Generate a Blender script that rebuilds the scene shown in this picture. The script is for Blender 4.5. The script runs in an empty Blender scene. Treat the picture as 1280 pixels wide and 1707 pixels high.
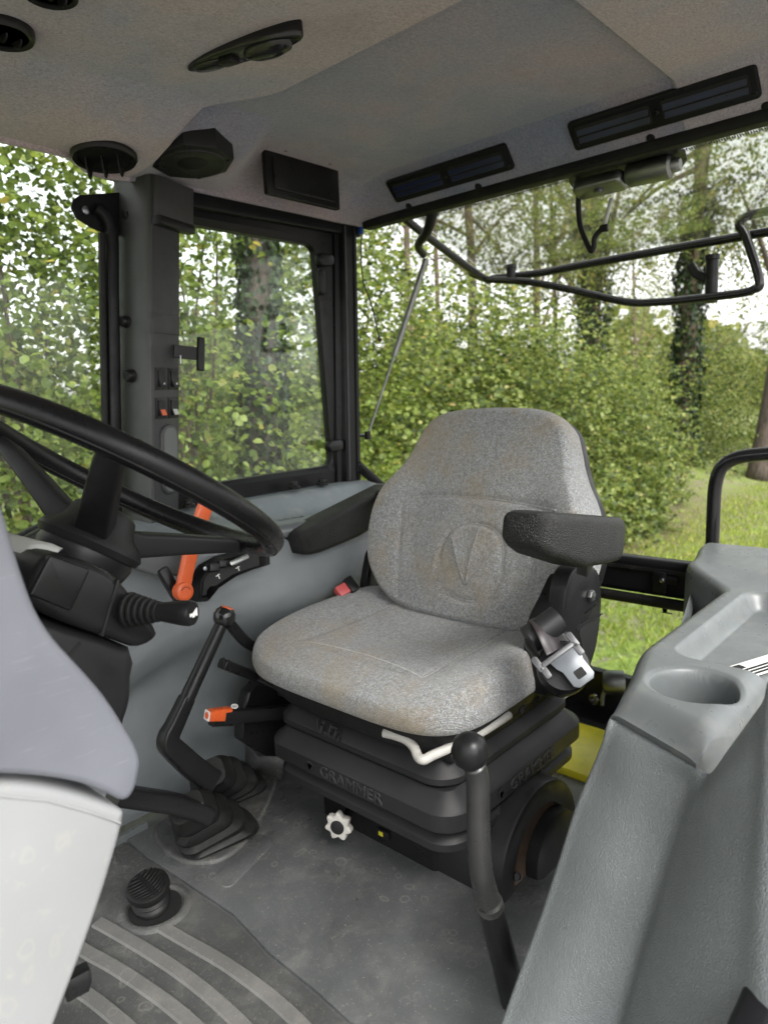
import bpy, bmesh, math, random
import numpy as np
from mathutils import Vector, Matrix

random.seed(7); rng = np.random.default_rng(7)
R = math.radians
scene = bpy.context.scene
COL = scene.collection

# ------------------------------------------------------------------ camera
# x = towards the tractor's rear, y = towards its right side, z = up; cab floor z = 0
EYE = Vector((0.0, 0.0, 0.82))
PITCH, ROLL, YAW, FPX = R(9.3), R(2.5), R(42.5), 1165.0
fwd = Vector((math.cos(YAW)*math.cos(PITCH), math.sin(YAW)*math.cos(PITCH), -math.sin(PITCH)))
_r = fwd.cross(Vector((0, 0, 1))).normalized(); _u = _r.cross(fwd)
CR = math.cos(ROLL)*_r - math.sin(ROLL)*_u
CU = math.sin(ROLL)*_r + math.cos(ROLL)*_u
cam_d = bpy.data.cameras.new('camera'); cam = bpy.data.objects.new('camera', cam_d); COL.objects.link(cam)
cam.matrix_world = Matrix(((CR.x, CU.x, -fwd.x, EYE.x), (CR.y, CU.y, -fwd.y, EYE.y), (CR.z, CU.z, -fwd.z, EYE.z), (0, 0, 0, 1)))
cam_d.sensor_fit = 'HORIZONTAL'; cam_d.sensor_width = 36.0; cam_d.lens = 36.0*FPX/1280.0
cam_d.dof.use_dof = True; cam_d.dof.focus_distance = 1.05; cam_d.dof.aperture_fstop = 7.5
cam_d.clip_start = 0.02; cam_d.clip_end = 500
scene.camera = cam

# ------------------------------------------------------------------ light
SUN_EL, SUN_AZ = R(47), R(-108)      # azimuth measured from +x towards +y
world = bpy.data.worlds.new('World'); scene.world = world; world.use_nodes = True
wn = world.node_tree.nodes; wl = world.node_tree.links; wn.clear()
w_out = wn.new('ShaderNodeOutputWorld'); w_bg = wn.new('ShaderNodeBackground'); w_sky = wn.new('ShaderNodeTexSky'); w_hs = wn.new('ShaderNodeHueSaturation')
w_sky.sky_type = 'NISHITA'; w_sky.sun_disc = False; w_sky.sun_elevation = SUN_EL
w_sky.sun_rotation = R(90) - SUN_AZ
w_sky.air_density = 1.6; w_sky.dust_density = 3.0; w_sky.ozone_density = 1.0
w_hs.inputs['Saturation'].default_value = 0.10
w_bg.inputs['Strength'].default_value = 0.15
wl.new(w_sky.outputs[0], w_hs.inputs['Color']); wl.new(w_hs.outputs[0], w_bg.inputs['Color']); wl.new(w_bg.outputs[0], w_out.inputs['Surface'])
sun_d = bpy.data.lights.new('sun', 'SUN'); sun = bpy.data.objects.new('sun', sun_d); COL.objects.link(sun)
sun_d.energy = 0.9; sun_d.angle = R(24); sun_d.color = (1.0, 0.96, 0.90)
sdir = Vector((math.cos(SUN_EL)*math.cos(SUN_AZ), math.cos(SUN_EL)*math.sin(SUN_AZ), math.sin(SUN_EL)))
sun.rotation_euler = sdir.to_track_quat('Z', 'Y').to_euler()
vs = scene.view_settings
vs.view_transform = 'Standard'; vs.look = 'None'; vs.gamma = 1.0; vs.use_curve_mapping = False
vs.exposure = 1.66
scene.cycles.use_denoising = True
scene.cycles.max_bounces = 7; scene.cycles.diffuse_bounces = 4; scene.cycles.transparent_max_bounces = 24
scene.cycles.transmission_bounces = 6; scene.cycles.sample_clamp_indirect = 8.0

# ------------------------------------------------------------------ measuring helpers
def _ray(u, v): return fwd + CR*((u-640.0)/FPX) - CU*((v-853.5)/FPX)
def at(u, v, x=None, y=None, z=None, d=None):
    """point of the place seen at photo position (u, v) on the plane x=, y= or z= (world metres)"""
    q = _ray(u, v)
    if x is not None: t = (x-EYE.x)/q.x
    elif y is not None: t = (y-EYE.y)/q.y
    elif z is not None: t = (z-EYE.z)/q.z
    else: t = d
    return EYE + q*t

# ------------------------------------------------------------------ mesh helpers
def frame(o, zdir, xhint=(1, 0, 0)):
    z = Vector(zdir).normalized(); x = Vector(xhint); x = (x - z*x.dot(z))
    if x.length < 1e-5: x = Vector((0, 1, 0)); x = x - z*x.dot(z)
    x.normalize(); y = z.cross(x)
    return Matrix(((x.x, y.x, z.x, o[0]), (x.y, y.y, z.y, o[1]), (x.z, y.z, z.z, o[2]), (0, 0, 0, 1)))
def T(x, y, z): return Matrix.Translation((x, y, z))
def RX(a): return Matrix.Rotation(R(a), 4, 'X')
def RY(a): return Matrix.Rotation(R(a), 4, 'Y')
def RZ(a): return Matrix.Rotation(R(a), 4, 'Z')

def smooth_path(pts, n=8, closed=False):
    P = [Vector(p) for p in pts]; out = []; m = len(P)
    for i in range(m if closed else m-1):
        if closed: a, b, c, d = P[(i-1) % m], P[i], P[(i+1) % m], P[(i+2) % m]
        else: a, b, c, d = P[max(i-1, 0)], P[i], P[i+1], P[min(i+2, m-1)]
        for k in range(n):
            t = k/n
            out.append(0.5*((2*b)+(c-a)*t+(2*a-5*b+4*c-d)*t*t+(3*b-a-3*c+d)*t**3))
    if not closed: out.append(P[-1])
    return out
def round_corners(pts, r, n=5):
    """polyline with its inner corners rounded by radius-like distance r"""
    P = [Vector(p) for p in pts]; out = [P[0]]
    for i in range(1, len(P)-1):
        a = P[i-1]-P[i]; b = P[i+1]-P[i]
        ra = min(r, a.length*.48); rb = min(r, b.length*.48)
        p0 = P[i]+a.normalized()*ra; p1 = P[i]+b.normalized()*rb
        for k in range(n+1):
            t = k/n; out.append(p0*(1-t)**2+P[i]*2*t*(1-t)+p1*t*t)
    out.append(P[-1]); return out
def rrect(w, h, r, n=5):
    out = []
    for cx_, cy_, a0 in ((w/2-r, h/2-r, 0), (-w/2+r, h/2-r, 90), (-w/2+r, -h/2+r, 180), (w/2-r, -h/2+r, 270)):
        for k in range(n+1):
            a = R(a0+90*k/n); out.append((cx_+r*math.cos(a), cy_+r*math.sin(a)))
    return out
def circ(r, n=24, sx=1.0, sy=1.0): return [(r*sx*math.cos(2*math.pi*k/n), r*sy*math.sin(2*math.pi*k/n)) for k in range(n)]

class MB:
    def __init__(s): s.v = []; s.f = []
    def add(s, vs_, fs, M=None):
        o = len(s.v)
        for p in vs_:
            p = Vector(p); s.v.append(M @ p if M is not None else p)
        for f in fs: s.f.append(tuple(i+o for i in f))
        return s
    def box(s, sx, sy, sz, M=None):
        x, y, z = sx/2, sy/2, sz/2
        return s.add([(-x, -y, -z), (x, -y, -z), (x, y, -z), (-x, y, -z), (-x, -y, z), (x, -y, z), (x, y, z), (-x, y, z)],
              [(0, 3, 2, 1), (4, 5, 6, 7), (0, 1, 5, 4), (1, 2, 6, 5), (2, 3, 7, 6), (3, 0, 4, 7)], M)
    def rings(s, rings_, cap0=True, cap1=True, closed=True, M=None):
        n = len(rings_[0]); vs_ = [p for r in rings_ for p in r]; fs = []
        for i in range(len(rings_)-1):
            for j in range(n if closed else n-1):
                k = (j+1) % n
                fs.append((i*n+j, i*n+k, (i+1)*n+k, (i+1)*n+j))
        if cap0: fs.append(tuple(range(n-1, -1, -1)))
        if cap1: fs.append(tuple((len(rings_)-1)*n+j for j in range(n)))
        return s.add(vs_, fs, M)
    def prism(s, out2, z0, z1, M=None, bev=0.0, bev0=None):
        """outline (x, y) extruded along z, edges eased by bev"""
        P = [Vector((a, b)) for a, b in out2]; c = sum(P, Vector((0, 0)))/len(P); n = len(P)
        def inset(d):
            if d == 0: return P
            Q = [p.copy() for p in P]; K = max(1, int(d/.0015)) if n > 8 else 1
            for _ in range(K):
                o = []
                for i in range(n):
                    h = 1
                    while (Q[i]-Q[i-h]).length < 1e-7 and h < n//2: h += 1
                    g = 1
                    while (Q[(i+g) % n]-Q[i]).length < 1e-7 and g < n//2: g += 1
                    e0 = (Q[i]-Q[i-h]).normalized(); e1 = (Q[(i+g) % n]-Q[i]).normalized()
                    m = (Vector((-e0.y, e0.x))+Vector((-e1.y, e1.x)))
                    ln = m.length
                    m = m/ln if ln > 1e-6 else (c-Q[i]).normalized()
                    o.append(Q[i]+m*(d/K)*sg/max(ln/2, .5))
                for i in range(n):
                    j = (i+1) % n
                    if (o[j]-o[i]).dot(Q[j]-Q[i]) < 0: md = (o[i]+o[j])/2; o[i] = md.copy(); o[j] = md.copy()
                Q = o
            return Q
        area = sum(P[i-1].x*P[i].y-P[i].x*P[i-1].y for i in range(n)); sg = 1 if area > 0 else -1
        if bev0 is None: bev0 = bev
        rr = []
        def ring(d, z): rr.append([(p.x, p.y, z) for p in inset(d)])
        if bev0 > 0: ring(bev0, z0); ring(bev0*.3, z0+bev0*.3); ring(0, z0+bev0)
        else: ring(0, z0)
        if bev > 0: ring(0, z1-bev); ring(bev*.3, z1-bev*.3); ring(bev, z1)
        else: ring(0, z1)
        if area < 0: rr = [list(reversed(r)) for r in rr]
        return s.rings(rr, M=M)
    def tube(s, path, rad, n=12, cap=True, flat=None):
        P = [Vector(p) for p in path]; m = len(P); rr = []
        t0 = (P[1]-P[0]).normalized(); u = t0.orthogonal().normalized()
        if flat is not None: u = Vector(flat); u = (u-t0*u.dot(t0)).normalized()
        for i in range(m):
            t = (P[min(i+1, m-1)]-P[max(i-1, 0)])
            t = t.normalized() if t.length > 1e-9 else t0
            u = (u-t*u.dot(t)).normalized(); w = t.cross(u)
            r = rad(i/(m-1)) if callable(rad) else rad
            ra, rb = (r if isinstance(r, tuple) else (r, r))
            rr.append([P[i]+u*(ra*math.cos(2*math.pi*k/n))+w*(rb*math.sin(2*math.pi*k/n)) for k in range(n)])
        return s.rings(rr, cap, cap)
    def sweep(s, path, sec, up=(0, 0, 1), cap=True):
        """2D section (a across, b along up) carried along a path"""
        P = [Vector(p) for p in path]; m = len(P); rr = []; U = Vector(up)
        for i in range(m):
            t = (P[min(i+1, m-1)]-P[max(i-1, 0)]).normalized()
            a = t.cross(U).normalized(); b = a.cross(t)
            sc = sec(i/(m-1)) if callable(sec) else sec
            rr.append([P[i]+a*p[0]+b*p[1] for p in sc])
        return s.rings(rr, cap, cap)
    def lathe(s, prof, n=24, M=None, a0=0, a1=360):
        full = abs(a1-a0) >= 360; k = n if full else n+1; rr = []
        for r, z in prof:
            rr.append([(max(r, 1e-5)*math.cos(R(a0+(a1-a0)*j/n)), max(r, 1e-5)*math.sin(R(a0+(a1-a0)*j/n)), z) for j in range(k)])
        return s.rings(rr, full, full, closed=full, M=M)
    def grid(s, A, M=None, closed=False):
        """A: rows x cols array of points"""
        nr, nc = len(A), len(A[0]); fs = []
        for i in range(nr-1):
            for j in range(nc if closed else nc-1):
                k = (j+1) % nc; fs.append((i*nc+j, i*nc+k, (i+1)*nc+k, (i+1)*nc+j))
        return s.add([p for r in A for p in r], fs, M)
    def build(s, name, m, parent=None, smooth=40, bevel=0.0, seg=2, solid=0.0, sub=0):
        me = bpy.data.meshes.new(name); me.from_pydata([tuple(p) for p in s.v], [], s.f); me.validate()
        bm = bmesh.new(); bm.from_mesh(me); bmesh.ops.remove_doubles(bm, verts=bm.verts, dist=2e-6); bmesh.ops.recalc_face_normals(bm, faces=bm.faces); bm.to_mesh(me); bm.free()
        o = bpy.data.objects.new(name, me); COL.objects.link(o)
        if m is not None: me.materials.append(m)
        if solid:
            md = o.modifiers.new('solid', 'SOLIDIFY'); md.thickness = solid; md.offset = 0
        if bevel:
            md = o.modifiers.new('bevel', 'BEVEL'); md.width = bevel; md.segments = seg; md.limit_method = 'ANGLE'; md.angle_limit = R(35)
        if sub:
            md = o.modifiers.new('sub', 'SUBSURF'); md.levels = sub; md.render_levels = sub
        if smooth:
            me.polygons.foreach_set('use_smooth', [True]*len(me.polygons))
            if smooth < 180: me.set_sharp_from_angle(angle=R(smooth))
        if parent is not None: o.parent = parent; o.matrix_parent_inverse = parent.matrix_world.inverted()
        return o

def tag(o, label, cat, group=None):
    o['label'] = label; o['category'] = cat
    if group: o['group'] = group
    return o
def thing(name, label, cat, loc=(0, 0, 0), group=None):
    o = bpy.data.objects.new(name, None); COL.objects.link(o); o.empty_display_size = .05
    o.location = loc; o.matrix_world = Matrix.Translation(loc)
    return tag(o, label, cat, group)
def structure(o): o['kind'] = 'structure'; return o

def text_part(name, txt, size, depth, M, m, parent, bold=0.0, xs=1.0):
    cu = bpy.data.curves.new(name, 'FONT'); cu.body = txt; cu.size = size; cu.extrude = depth; cu.offset = bold
    cu.align_x = 'CENTER'; cu.align_y = 'CENTER'; cu.resolution_u = 3
    tmp = bpy.data.objects.new('tmp', cu); COL.objects.link(tmp)
    dg = bpy.context.evaluated_depsgraph_get(); me = bpy.data.meshes.new_from_object(tmp.evaluated_get(dg))
    bpy.data.objects.remove(tmp); bpy.data.curves.remove(cu)
    me.name = name
    me.transform(M @ Matrix.Diagonal((xs, 1, 1, 1)))
    o = bpy.data.objects.new(name, me); COL.objects.link(o); me.materials.clear(); me.materials.append(m)
    if parent is not None: o.parent = parent; o.matrix_parent_inverse = parent.matrix_world.inverted()
    return o

def catmull_grid(C, nu, nv):
    """control net (rows x cols x 3) -> dense smooth net"""
    C = np.array([[tuple(p) for p in r] for r in C], float)
    def interp(A, n):
        m = A.shape[0]; out = []
        for i in range(m-1):
            a, b, c, d = A[max(i-1, 0)], A[i], A[i+1], A[min(i+2, m-1)]
            for k in range(n):
                t = k/n; out.append(0.5*((2*b)+(c-a)*t+(2*a-5*b+4*c-d)*t*t+(3*b-a-3*c+d)*t**3))
        out.append(A[-1]); return np.array(out)
    D = interp(C, nu); D = interp(D.transpose(1, 0, 2), nv).transpose(1, 0, 2)
    return D
def sstep(a, b, x):
    t = np.clip((x-a)/(b-a), 0, 1); return t*t*(3-2*t)

# ------------------------------------------------------------------ materials
def _mat(name):
    m = bpy.data.materials.new(name); m.use_nodes = True; nt = m.node_tree; nt.nodes.clear()
    out = nt.nodes.new('ShaderNodeOutputMaterial'); b = nt.nodes.new('ShaderNodeBsdfPrincipled'); nt.links.new(b.outputs[0], out.inputs['Surface'])
    return m, nt, b, out
def _n(nt, t, **k):
    n = nt.nodes.new(t)
    for a, v in k.items():
        if a in n.inputs: n.inputs[a].default_value = v
        else: setattr(n, a, v)
    return n
def _ramp(nt, src, stops):
    r = nt.nodes.new('ShaderNodeValToRGB'); el = r.color_ramp.elements
    while len(el) < len(stops): el.new(.5)
    for e, (p, c) in zip(el, stops): e.position = p; e.color = (*c, 1) if len(c) == 3 else c
    nt.links.new(src, r.inputs[0]); return r.outputs[0]
def _coord(nt): return nt.nodes.new('ShaderNodeTexCoord').outputs['Object']
def _noise(nt, co, scale, detail=3, rough=.55, dist=0.0):
    n = _n(nt, 'ShaderNodeTexNoise', Scale=scale, Detail=detail, Roughness=rough, Distortion=dist); nt.links.new(co, n.inputs['Vector']); return n.outputs['Fac']
def _mix(nt, fac, a, b, mode='MIX'):
    n = nt.nodes.new('ShaderNodeMix'); n.data_type = 'RGBA'; n.blend_type = mode
    for i, v in ((0, fac), (6, a), (7, b)):
        if hasattr(v, 'node'): nt.links.new(v, n.inputs[i])
        else: n.inputs[i].default_value = v if i == 0 else (*v, 1)
    return n.outputs[2]
def _math(nt, op, a, b=None):
    n = nt.nodes.new('ShaderNodeMath'); n.operation = op
    for i, v in ((0, a), (1, b)):
        if v is None: continue
        if hasattr(v, 'node'): nt.links.new(v, n.inputs[i])
        else: n.inputs[i].default_value = v
    return n.outputs[0]
def _bump(nt, b, h, strength, dist=.001):
    n = _n(nt, 'ShaderNodeBump', Strength=strength, Distance=dist); nt.links.new(h, n.inputs['Height']); nt.links.new(n.outputs[0], b.inputs['Normal']); return n

def plastic(name, col, rough=.5, grain=900, gs=.15, var=.12, dirt=0.0, dirtcol=(.3, .27, .22), spec=.5, scuff=0.0, metal=0.0):
    m, nt, b, o = _mat(name); co = _coord(nt)
    n1 = _noise(nt, co, 9, 4); c = _ramp(nt, n1, [(.3, tuple(x*(1-var) for x in col)), (.7, tuple(x*(1+var) for x in col))])
    if dirt:
        d = _ramp(nt, _noise(nt, co, 26, 7, .65), [(.52, (0, 0, 0)), (.72, (dirt, dirt, dirt))]); c = _mix(nt, d, c, dirtcol)
    if scuff:
        sx = nt.nodes.new('ShaderNodeMapping'); sx.inputs['Scale'].default_value = (6, 40, 90); nt.links.new(co, sx.inputs[0])
        s = _ramp(nt, _noise(nt, sx.outputs[0], 4, 6, .7), [(.6, (0, 0, 0)), (.75, (scuff, scuff, scuff))]); c = _mix(nt, s, c, tuple(min(1, x*2.6+.05) for x in col))
    nt.links.new(c, b.inputs['Base Color'])
    rr = _ramp(nt, _noise(nt, co, 35, 5, .6), [(.3, (max(0, rough-.09),)*3), (.7, (min(1, rough+.09),)*3)]); nt.links.new(rr, b.inputs['Roughness'])
    b.inputs['Specular IOR Level'].default_value = spec; b.inputs['Metallic'].default_value = metal
    if gs: _bump(nt, b, _noise(nt, co, grain, 2), gs, .0006)
    return m
def leather(name, col, scale=330, strength=.5, rough=.5, dist=.0012, spec=.5):
    """moulded plastic with a leather grain"""
    m, nt, b, o = _mat(name); co = _coord(nt)
    w = _n(nt, 'ShaderNodeTexNoise', Scale=scale*.25, Detail=2.0); nt.links.new(co, w.inputs['Vector'])
    wv = _mix(nt, .0025, co, w.outputs['Color'], 'ADD')
    v = _n(nt, 'ShaderNodeTexVoronoi', Scale=scale); v.feature = 'DISTANCE_TO_EDGE'; nt.links.new(wv, v.inputs['Vector'])
    h = _ramp(nt, v.outputs['Distance'], [(0, (0, 0, 0)), (.28, (1, 1, 1))])
    c = _ramp(nt, _noise(nt, co, 7, 4), [(.3, tuple(x*.88 for x in col)), (.7, tuple(x*1.1 for x in col))])
    sc = nt.nodes.new('ShaderNodeMapping'); sc.inputs['Scale'].default_value = (3, 3, .8); sc.inputs['Rotation'].default_value = (.3, .5, .9); nt.links.new(co, sc.inputs[0])
    c = _mix(nt, _ramp(nt, _noise(nt, sc.outputs[0], 40, 6, .75), [(.66, (0, 0, 0)), (.76, (.35, .35, .35))]), c, tuple(min(1, x*1.7+.05) for x in col))
    nt.links.new(c, b.inputs['Base Color'])
    nt.links.new(_ramp(nt, _noise(nt, co, 20, 4), [(.3, (rough-.06,)*3), (.7, (rough+.1,)*3)]), b.inputs['Roughness'])
    b.inputs['Specular IOR Level'].default_value = spec
    _bump(nt, b, h, strength, dist)
    return m
def fabric(name, col, col2, stain=(.30, .22, .13), scale=420):
    m, nt, b, o = _mat(name); co = _coord(nt)
    f = _noise(nt, co, scale, 3, .75); f2 = _noise(nt, co, scale*.33, 3, .7)
    c = _ramp(nt, f, [(.28, tuple(x*.52 for x in col)), (.48, col), (.72, col2)])
    c = _mix(nt, _ramp(nt, f2, [(.36, (.6, .6, .6)), (.56, (0, 0, 0))]), c, tuple(x*.58 for x in col))
    # bluish and brownish threads
    c = _mix(nt, _ramp(nt, _noise(nt, co, scale*.6, 2), [(.56, (0, 0, 0)), (.66, (.5, .5, .5))]), c, (.36, .42, .50))
    big = _noise(nt, co, 5.5, 5, .6); c = _mix(nt, _ramp(nt, big, [(.50, (0, 0, 0)), (.70, (.60, .60, .60))]), c, stain)
    c = _mix(nt, _ramp(nt, _noise(nt, co, 11, 5, .6, .4), [(.55, (0, 0, 0)), (.76, (.28, .28, .28))]), c, (.10, .095, .085))
    nt.links.new(c, b.inputs['Base Color']); b.inputs['Roughness'].default_value = .95; b.inputs['Specular IOR Level'].default_value = .15
    b.inputs['Sheen Weight'].default_value = .25; b.inputs['Sheen Roughness'].default_value = .5
    wv = nt.nodes.new('ShaderNodeTexWave'); wv.wave_type = 'BANDS'; wv.bands_direction = 'DIAGONAL'
    wv.inputs['Scale'].default_value = 150; wv.inputs['Distortion'].default_value = 2.5; wv.inputs['Detail'].default_value = 2; nt.links.new(co, wv.inputs['Vector'])
    h = _math(nt, 'ADD', _math(nt, 'MULTIPLY', wv.outputs['Fac'], .45), f)
    _bump(nt, b, h, .9, .0016); return m
def felt(name, stops, scale=420):
    m, nt, b, o = _mat(name); co = _coord(nt)
    mp = nt.nodes.new('ShaderNodeMapping'); mp.inputs['Scale'].default_value = (1, 1.4, 1); nt.links.new(co, mp.inputs[0])
    base = _ramp(nt, _noise(nt, co, 2.2, 4, .6, .3), stops)
    fib = _noise(nt, mp.outputs[0], scale*.45, 5, .8, 1.2)
    c = _mix(nt, 1.0, base, _ramp(nt, fib, [(.28, (.45,)*3), (.5, (.95,)*3), (.72, (1.45,)*3)]), 'MULTIPLY')
    c = _mix(nt, _ramp(nt, _noise(nt, co, 5, 5, .65), [(.55, (0, 0, 0)), (.8, (.35,)*3)]), c, (.13, .095, .07))
    nt.links.new(c, b.inputs['Base Color']); b.inputs['Roughness'].default_value = 1; b.inputs['Specular IOR Level'].default_value = .1
    b.inputs['Sheen Weight'].default_value = .3
    _bump(nt, b, fib, .7, .002); return m
def rubber_floor(name, col, water=.5, dust=.5):
    m, nt, b, o = _mat(name); co = _coord(nt)
    big = _noise(nt, co, 3.2, 6, .62, .4); c = _ramp(nt, big, [(.30, tuple(x*.70 for x in col)), (.52, col), (.72, tuple(x*1.35 for x in col))])
    d = _ramp(nt, _noise(nt, co, 13, 8, .72, .5), [(.48, (0, 0, 0)), (.68, (dust,)*3)]); c = _mix(nt, d, c, (.21, .205, .19))
    # dried drops: rings around voronoi cells in patches
    v = _n(nt, 'ShaderNodeTexVoronoi', Scale=34.0); v.feature = 'F1'; nt.links.new(_mix(nt, .05, co, _n_col(nt, co, 14), 'ADD'), v.inputs['Vector'])
    ring = _ramp(nt, v.outputs['Distance'], [(.20, (0, 0, 0)), (.27, (water,)*3), (.34, (0, 0, 0))])
    patch = _ramp(nt, _noise(nt, co, 4.5, 3), [(.50, (0, 0, 0)), (.60, (1, 1, 1))])
    c = _mix(nt, _mix(nt, 1.0, ring, patch, 'MULTIPLY'), c, (.33, .31, .28))
    sp = _ramp(nt, _noise(nt, co, 210, 4, .75), [(.60, (0, 0, 0)), (.70, (.55,)*3)]); c = _mix(nt, sp, c, (.30, .27, .22))
    nt.links.new(c, b.inputs['Base Color'])
    nt.links.new(_ramp(nt, big, [(.35, (.26,)*3), (.65, (.60,)*3)]), b.inputs['Roughness'])
    _bump(nt, b, _noise(nt, co, 320, 4, .7), .6, .0015); return m
def _n_col(nt, co, sc):
    n = _n(nt, 'ShaderNodeTexNoise', Scale=float(sc), Detail=2.0); nt.links.new(co, n.inputs['Vector']); return n.outputs['Color']
def wet_white(name, col):
    """pale panel with dried rain drops"""
    m, nt, b, o = _mat(name); co = _coord(nt)
    mp = nt.nodes.new('ShaderNodeMapping'); mp.inputs['Scale'].default_value = (1.0, 1.0, .62); nt.links.new(co, mp.inputs[0])
    wob = _mix(nt, .05, mp.outputs[0], _n_col(nt, co, 22), 'ADD')
    v = _n(nt, 'ShaderNodeTexVoronoi', Scale=42.0, Randomness=1.0); nt.links.new(wob, v.inputs['Vector'])
    ring = _ramp(nt, v.outputs['Distance'], [(.20, (0, 0, 0)), (.28, (1.0,)*3), (.35, (0, 0, 0))])
    keep = _ramp(nt, v.outputs['Color'], [(.24, (0, 0, 0)), (.30, (1, 1, 1))])
    c = _ramp(nt, _noise(nt, co, 6, 5), [(.3, tuple(x*.88 for x in col)), (.7, col)])
    c = _mix(nt, _mix(nt, 1.0, ring, keep, 'MULTIPLY'), c, (.31, .305, .29))
    c = _mix(nt, _ramp(nt, _noise(nt, co, 60, 6, .7), [(.58, (0, 0, 0)), (.75, (.4,)*3)]), c, (.40, .37, .31))
    nt.links.new(c, b.inputs['Base Color']); b.inputs['Roughness'].default_value = .45
    _bump(nt, b, _noise(nt, co, 500, 2), .08, .0006); return m
def metal(name, col, rough=.35, var=.15):
    return plastic(name, col, rough, 300, .08, var, metal=1.0)
def glass_mat(name, tint=(.92, .95, .93), refl=.07, dust=.05):
    m = bpy.data.materials.new(name); m.use_nodes = True; nt = m.node_tree; nt.nodes.clear()
    out = nt.nodes.new('ShaderNodeOutputMaterial'); tr = nt.nodes.new('ShaderNodeBsdfTransparent'); gl = nt.nodes.new('ShaderNodeBsdfGlossy'); df = nt.nodes.new('ShaderNodeBsdfDiffuse')
    tr.inputs[0].default_value = (*tint, 1); gl.inputs['Roughness'].default_value = .02; df.inputs[0].default_value = (.7, .7, .66, 1)
    lw = nt.nodes.new('ShaderNodeFresnel'); lw.inputs[0].default_value = 1.45
    a = nt.nodes.new('ShaderNodeMixShader'); b_ = nt.nodes.new('ShaderNodeMixShader')
    co = _coord(nt); dn = _ramp(nt, _noise(nt, co, 30, 8, .8), [(.45, (dust*.3,)*3), (.75, (dust*1.6,)*3)])
    fr = _math(nt, 'MULTIPLY', lw.outputs[0], refl*10)
    nt.links.new(fr, a.inputs[0]); nt.links.new(tr.outputs[0], a.inputs[1]); nt.links.new(gl.outputs[0], a.inputs[2])
    nt.links.new(dn, b_.inputs[0]); nt.links.new(a.outputs[0], b_.inputs[1]); nt.links.new(df.outputs[0], b_.inputs[2])
    nt.links.new(b_.outputs[0], out.inputs['Surface']); return m
def leaf_mat(name, stops, transl=.45, gloss=.35):
    m = bpy.data.materials.new(name); m.use_nodes = True; nt = m.node_tree; nt.nodes.clear()
    out = nt.nodes.new('ShaderNodeOutputMaterial'); b = nt.nodes.new('ShaderNodeBsdfPrincipled'); t = nt.nodes.new('ShaderNodeBsdfTranslucent'); mx = nt.nodes.new('ShaderNodeMixShader')
    g = nt.nodes.new('ShaderNodeNewGeometry'); c = _ramp(nt, g.outputs['Random Per Island'], stops)
    c = _mix(nt, 1.0, c, _ramp(nt, _noise(nt, _coord(nt), 45, 4, .6), [(.3, (.62, .66, .6)), (.7, (1.25, 1.2, 1.2))]), 'MULTIPLY')
    nt.links.new(c, b.inputs['Base Color']); b.inputs['Roughness'].default_value = gloss+.1; b.inputs['Specular IOR Level'].default_value = .35
    hs = _n(nt, 'ShaderNodeHueSaturation', Value=1.7, Saturation=1.05, Hue=.485); nt.links.new(c, hs.inputs['Color']); nt.links.new(hs.outputs[0], t.inputs['Color'])
    mx.inputs[0].default_value = transl; nt.links.new(b.outputs[0], mx.inputs[1]); nt.links.new(t.outputs[0], mx.inputs[2]); nt.links.new(mx.outputs[0], out.inputs['Surface'])
    return m
def bark(name, c1, c2):
    m, nt, b, o = _mat(name); co = _coord(nt); mp = nt.nodes.new('ShaderNodeMapping'); mp.inputs['Scale'].default_value = (1, 1, .22); nt.links.new(co, mp.inputs[0])
    n = _noise(nt, mp.outputs[0], 22, 8, .7, .6); nt.links.new(_ramp(nt, n, [(.35, c1), (.65, c2)]), b.inputs['Base Color']); b.inputs['Roughness'].default_value = .9
    _bump(nt, b, n, 1.0, .02); return m

M_grey = leather('console_grey_plastic', (.150, .166, .174), 520, .26, .40, .0009)
M_deck = plastic('console_smooth_grey', (.105, .115, .117), .34, 1400, .10, .12, dirt=.16, spec=.4)
M_grain = leather('grained_grey_panel', (.150, .164, .167), 400, .52, .33, .0012)
M_tray = plastic('tray_pale_grey', (.19, .215, .225), .42, 1200, .08, .10, spec=.3, dirt=.25, dirtcol=(.42, .40, .35))
M_black = plastic('black_plastic', (.0105, .0105, .011), .34, 1000, .12, .25, spec=.24)
M_blackm = plastic('matt_black_plastic', (.0135, .0135, .014), .46, 700, .25, .2, spec=.26)
M_blackg = plastic('gloss_black_paint', (.010, .010, .011), .18, 300, .03, .2)
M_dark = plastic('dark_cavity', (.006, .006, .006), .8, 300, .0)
M_rubber = plastic('black_rubber', (.008, .008, .008), .50, 600, .12, .2, spec=.25, dirt=.10, dirtcol=(.10, .095, .085))
M_bellow = leather('suspension_cover_black', (.019, .019, .020), 900, .22, .40, .0006, .30)
M_armrest = leather('armrest_black_vinyl', (.013, .013, .013), 330, .70, .38, .0015, .30)
M_pillarA = plastic('pillar_grey_green', (.040, .043, .041), .45, 600, .10, .10, scuff=.15)
M_pillarB = plastic('pillar_dark_grey', (.034, .034, .036), .55, 900, .22, .08)
M_frame = plastic('frame_black_paint', (.008, .008, .009), .35, 500, .08, .2, spec=.2)
M_wheel = leather('wheel_black', (.0065, .0065, .007), 600, .16, .26, .0005, .22)
M_orange = plastic('orange_plastic', (.60, .105, .028), .38, 700, .10, .12, dirt=.10, dirtcol=(.25, .06, .03))
M_orange2 = plastic('orange_button', (.55, .09, .02), .30, 700, .05, .2)
M_white = plastic('white_plastic', (.42, .41, .38), .45, 500, .08, .08, dirt=.35, dirtcol=(.35, .31, .25))
M_whitem = plastic('white_mark', (.72, .72, .70), .5, 300, 0, .03)
M_steel = metal('zinc_steel', (.30, .32, .34), .34)
M_chrome = metal('bright_steel', (.40, .40, .40), .25)
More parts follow.
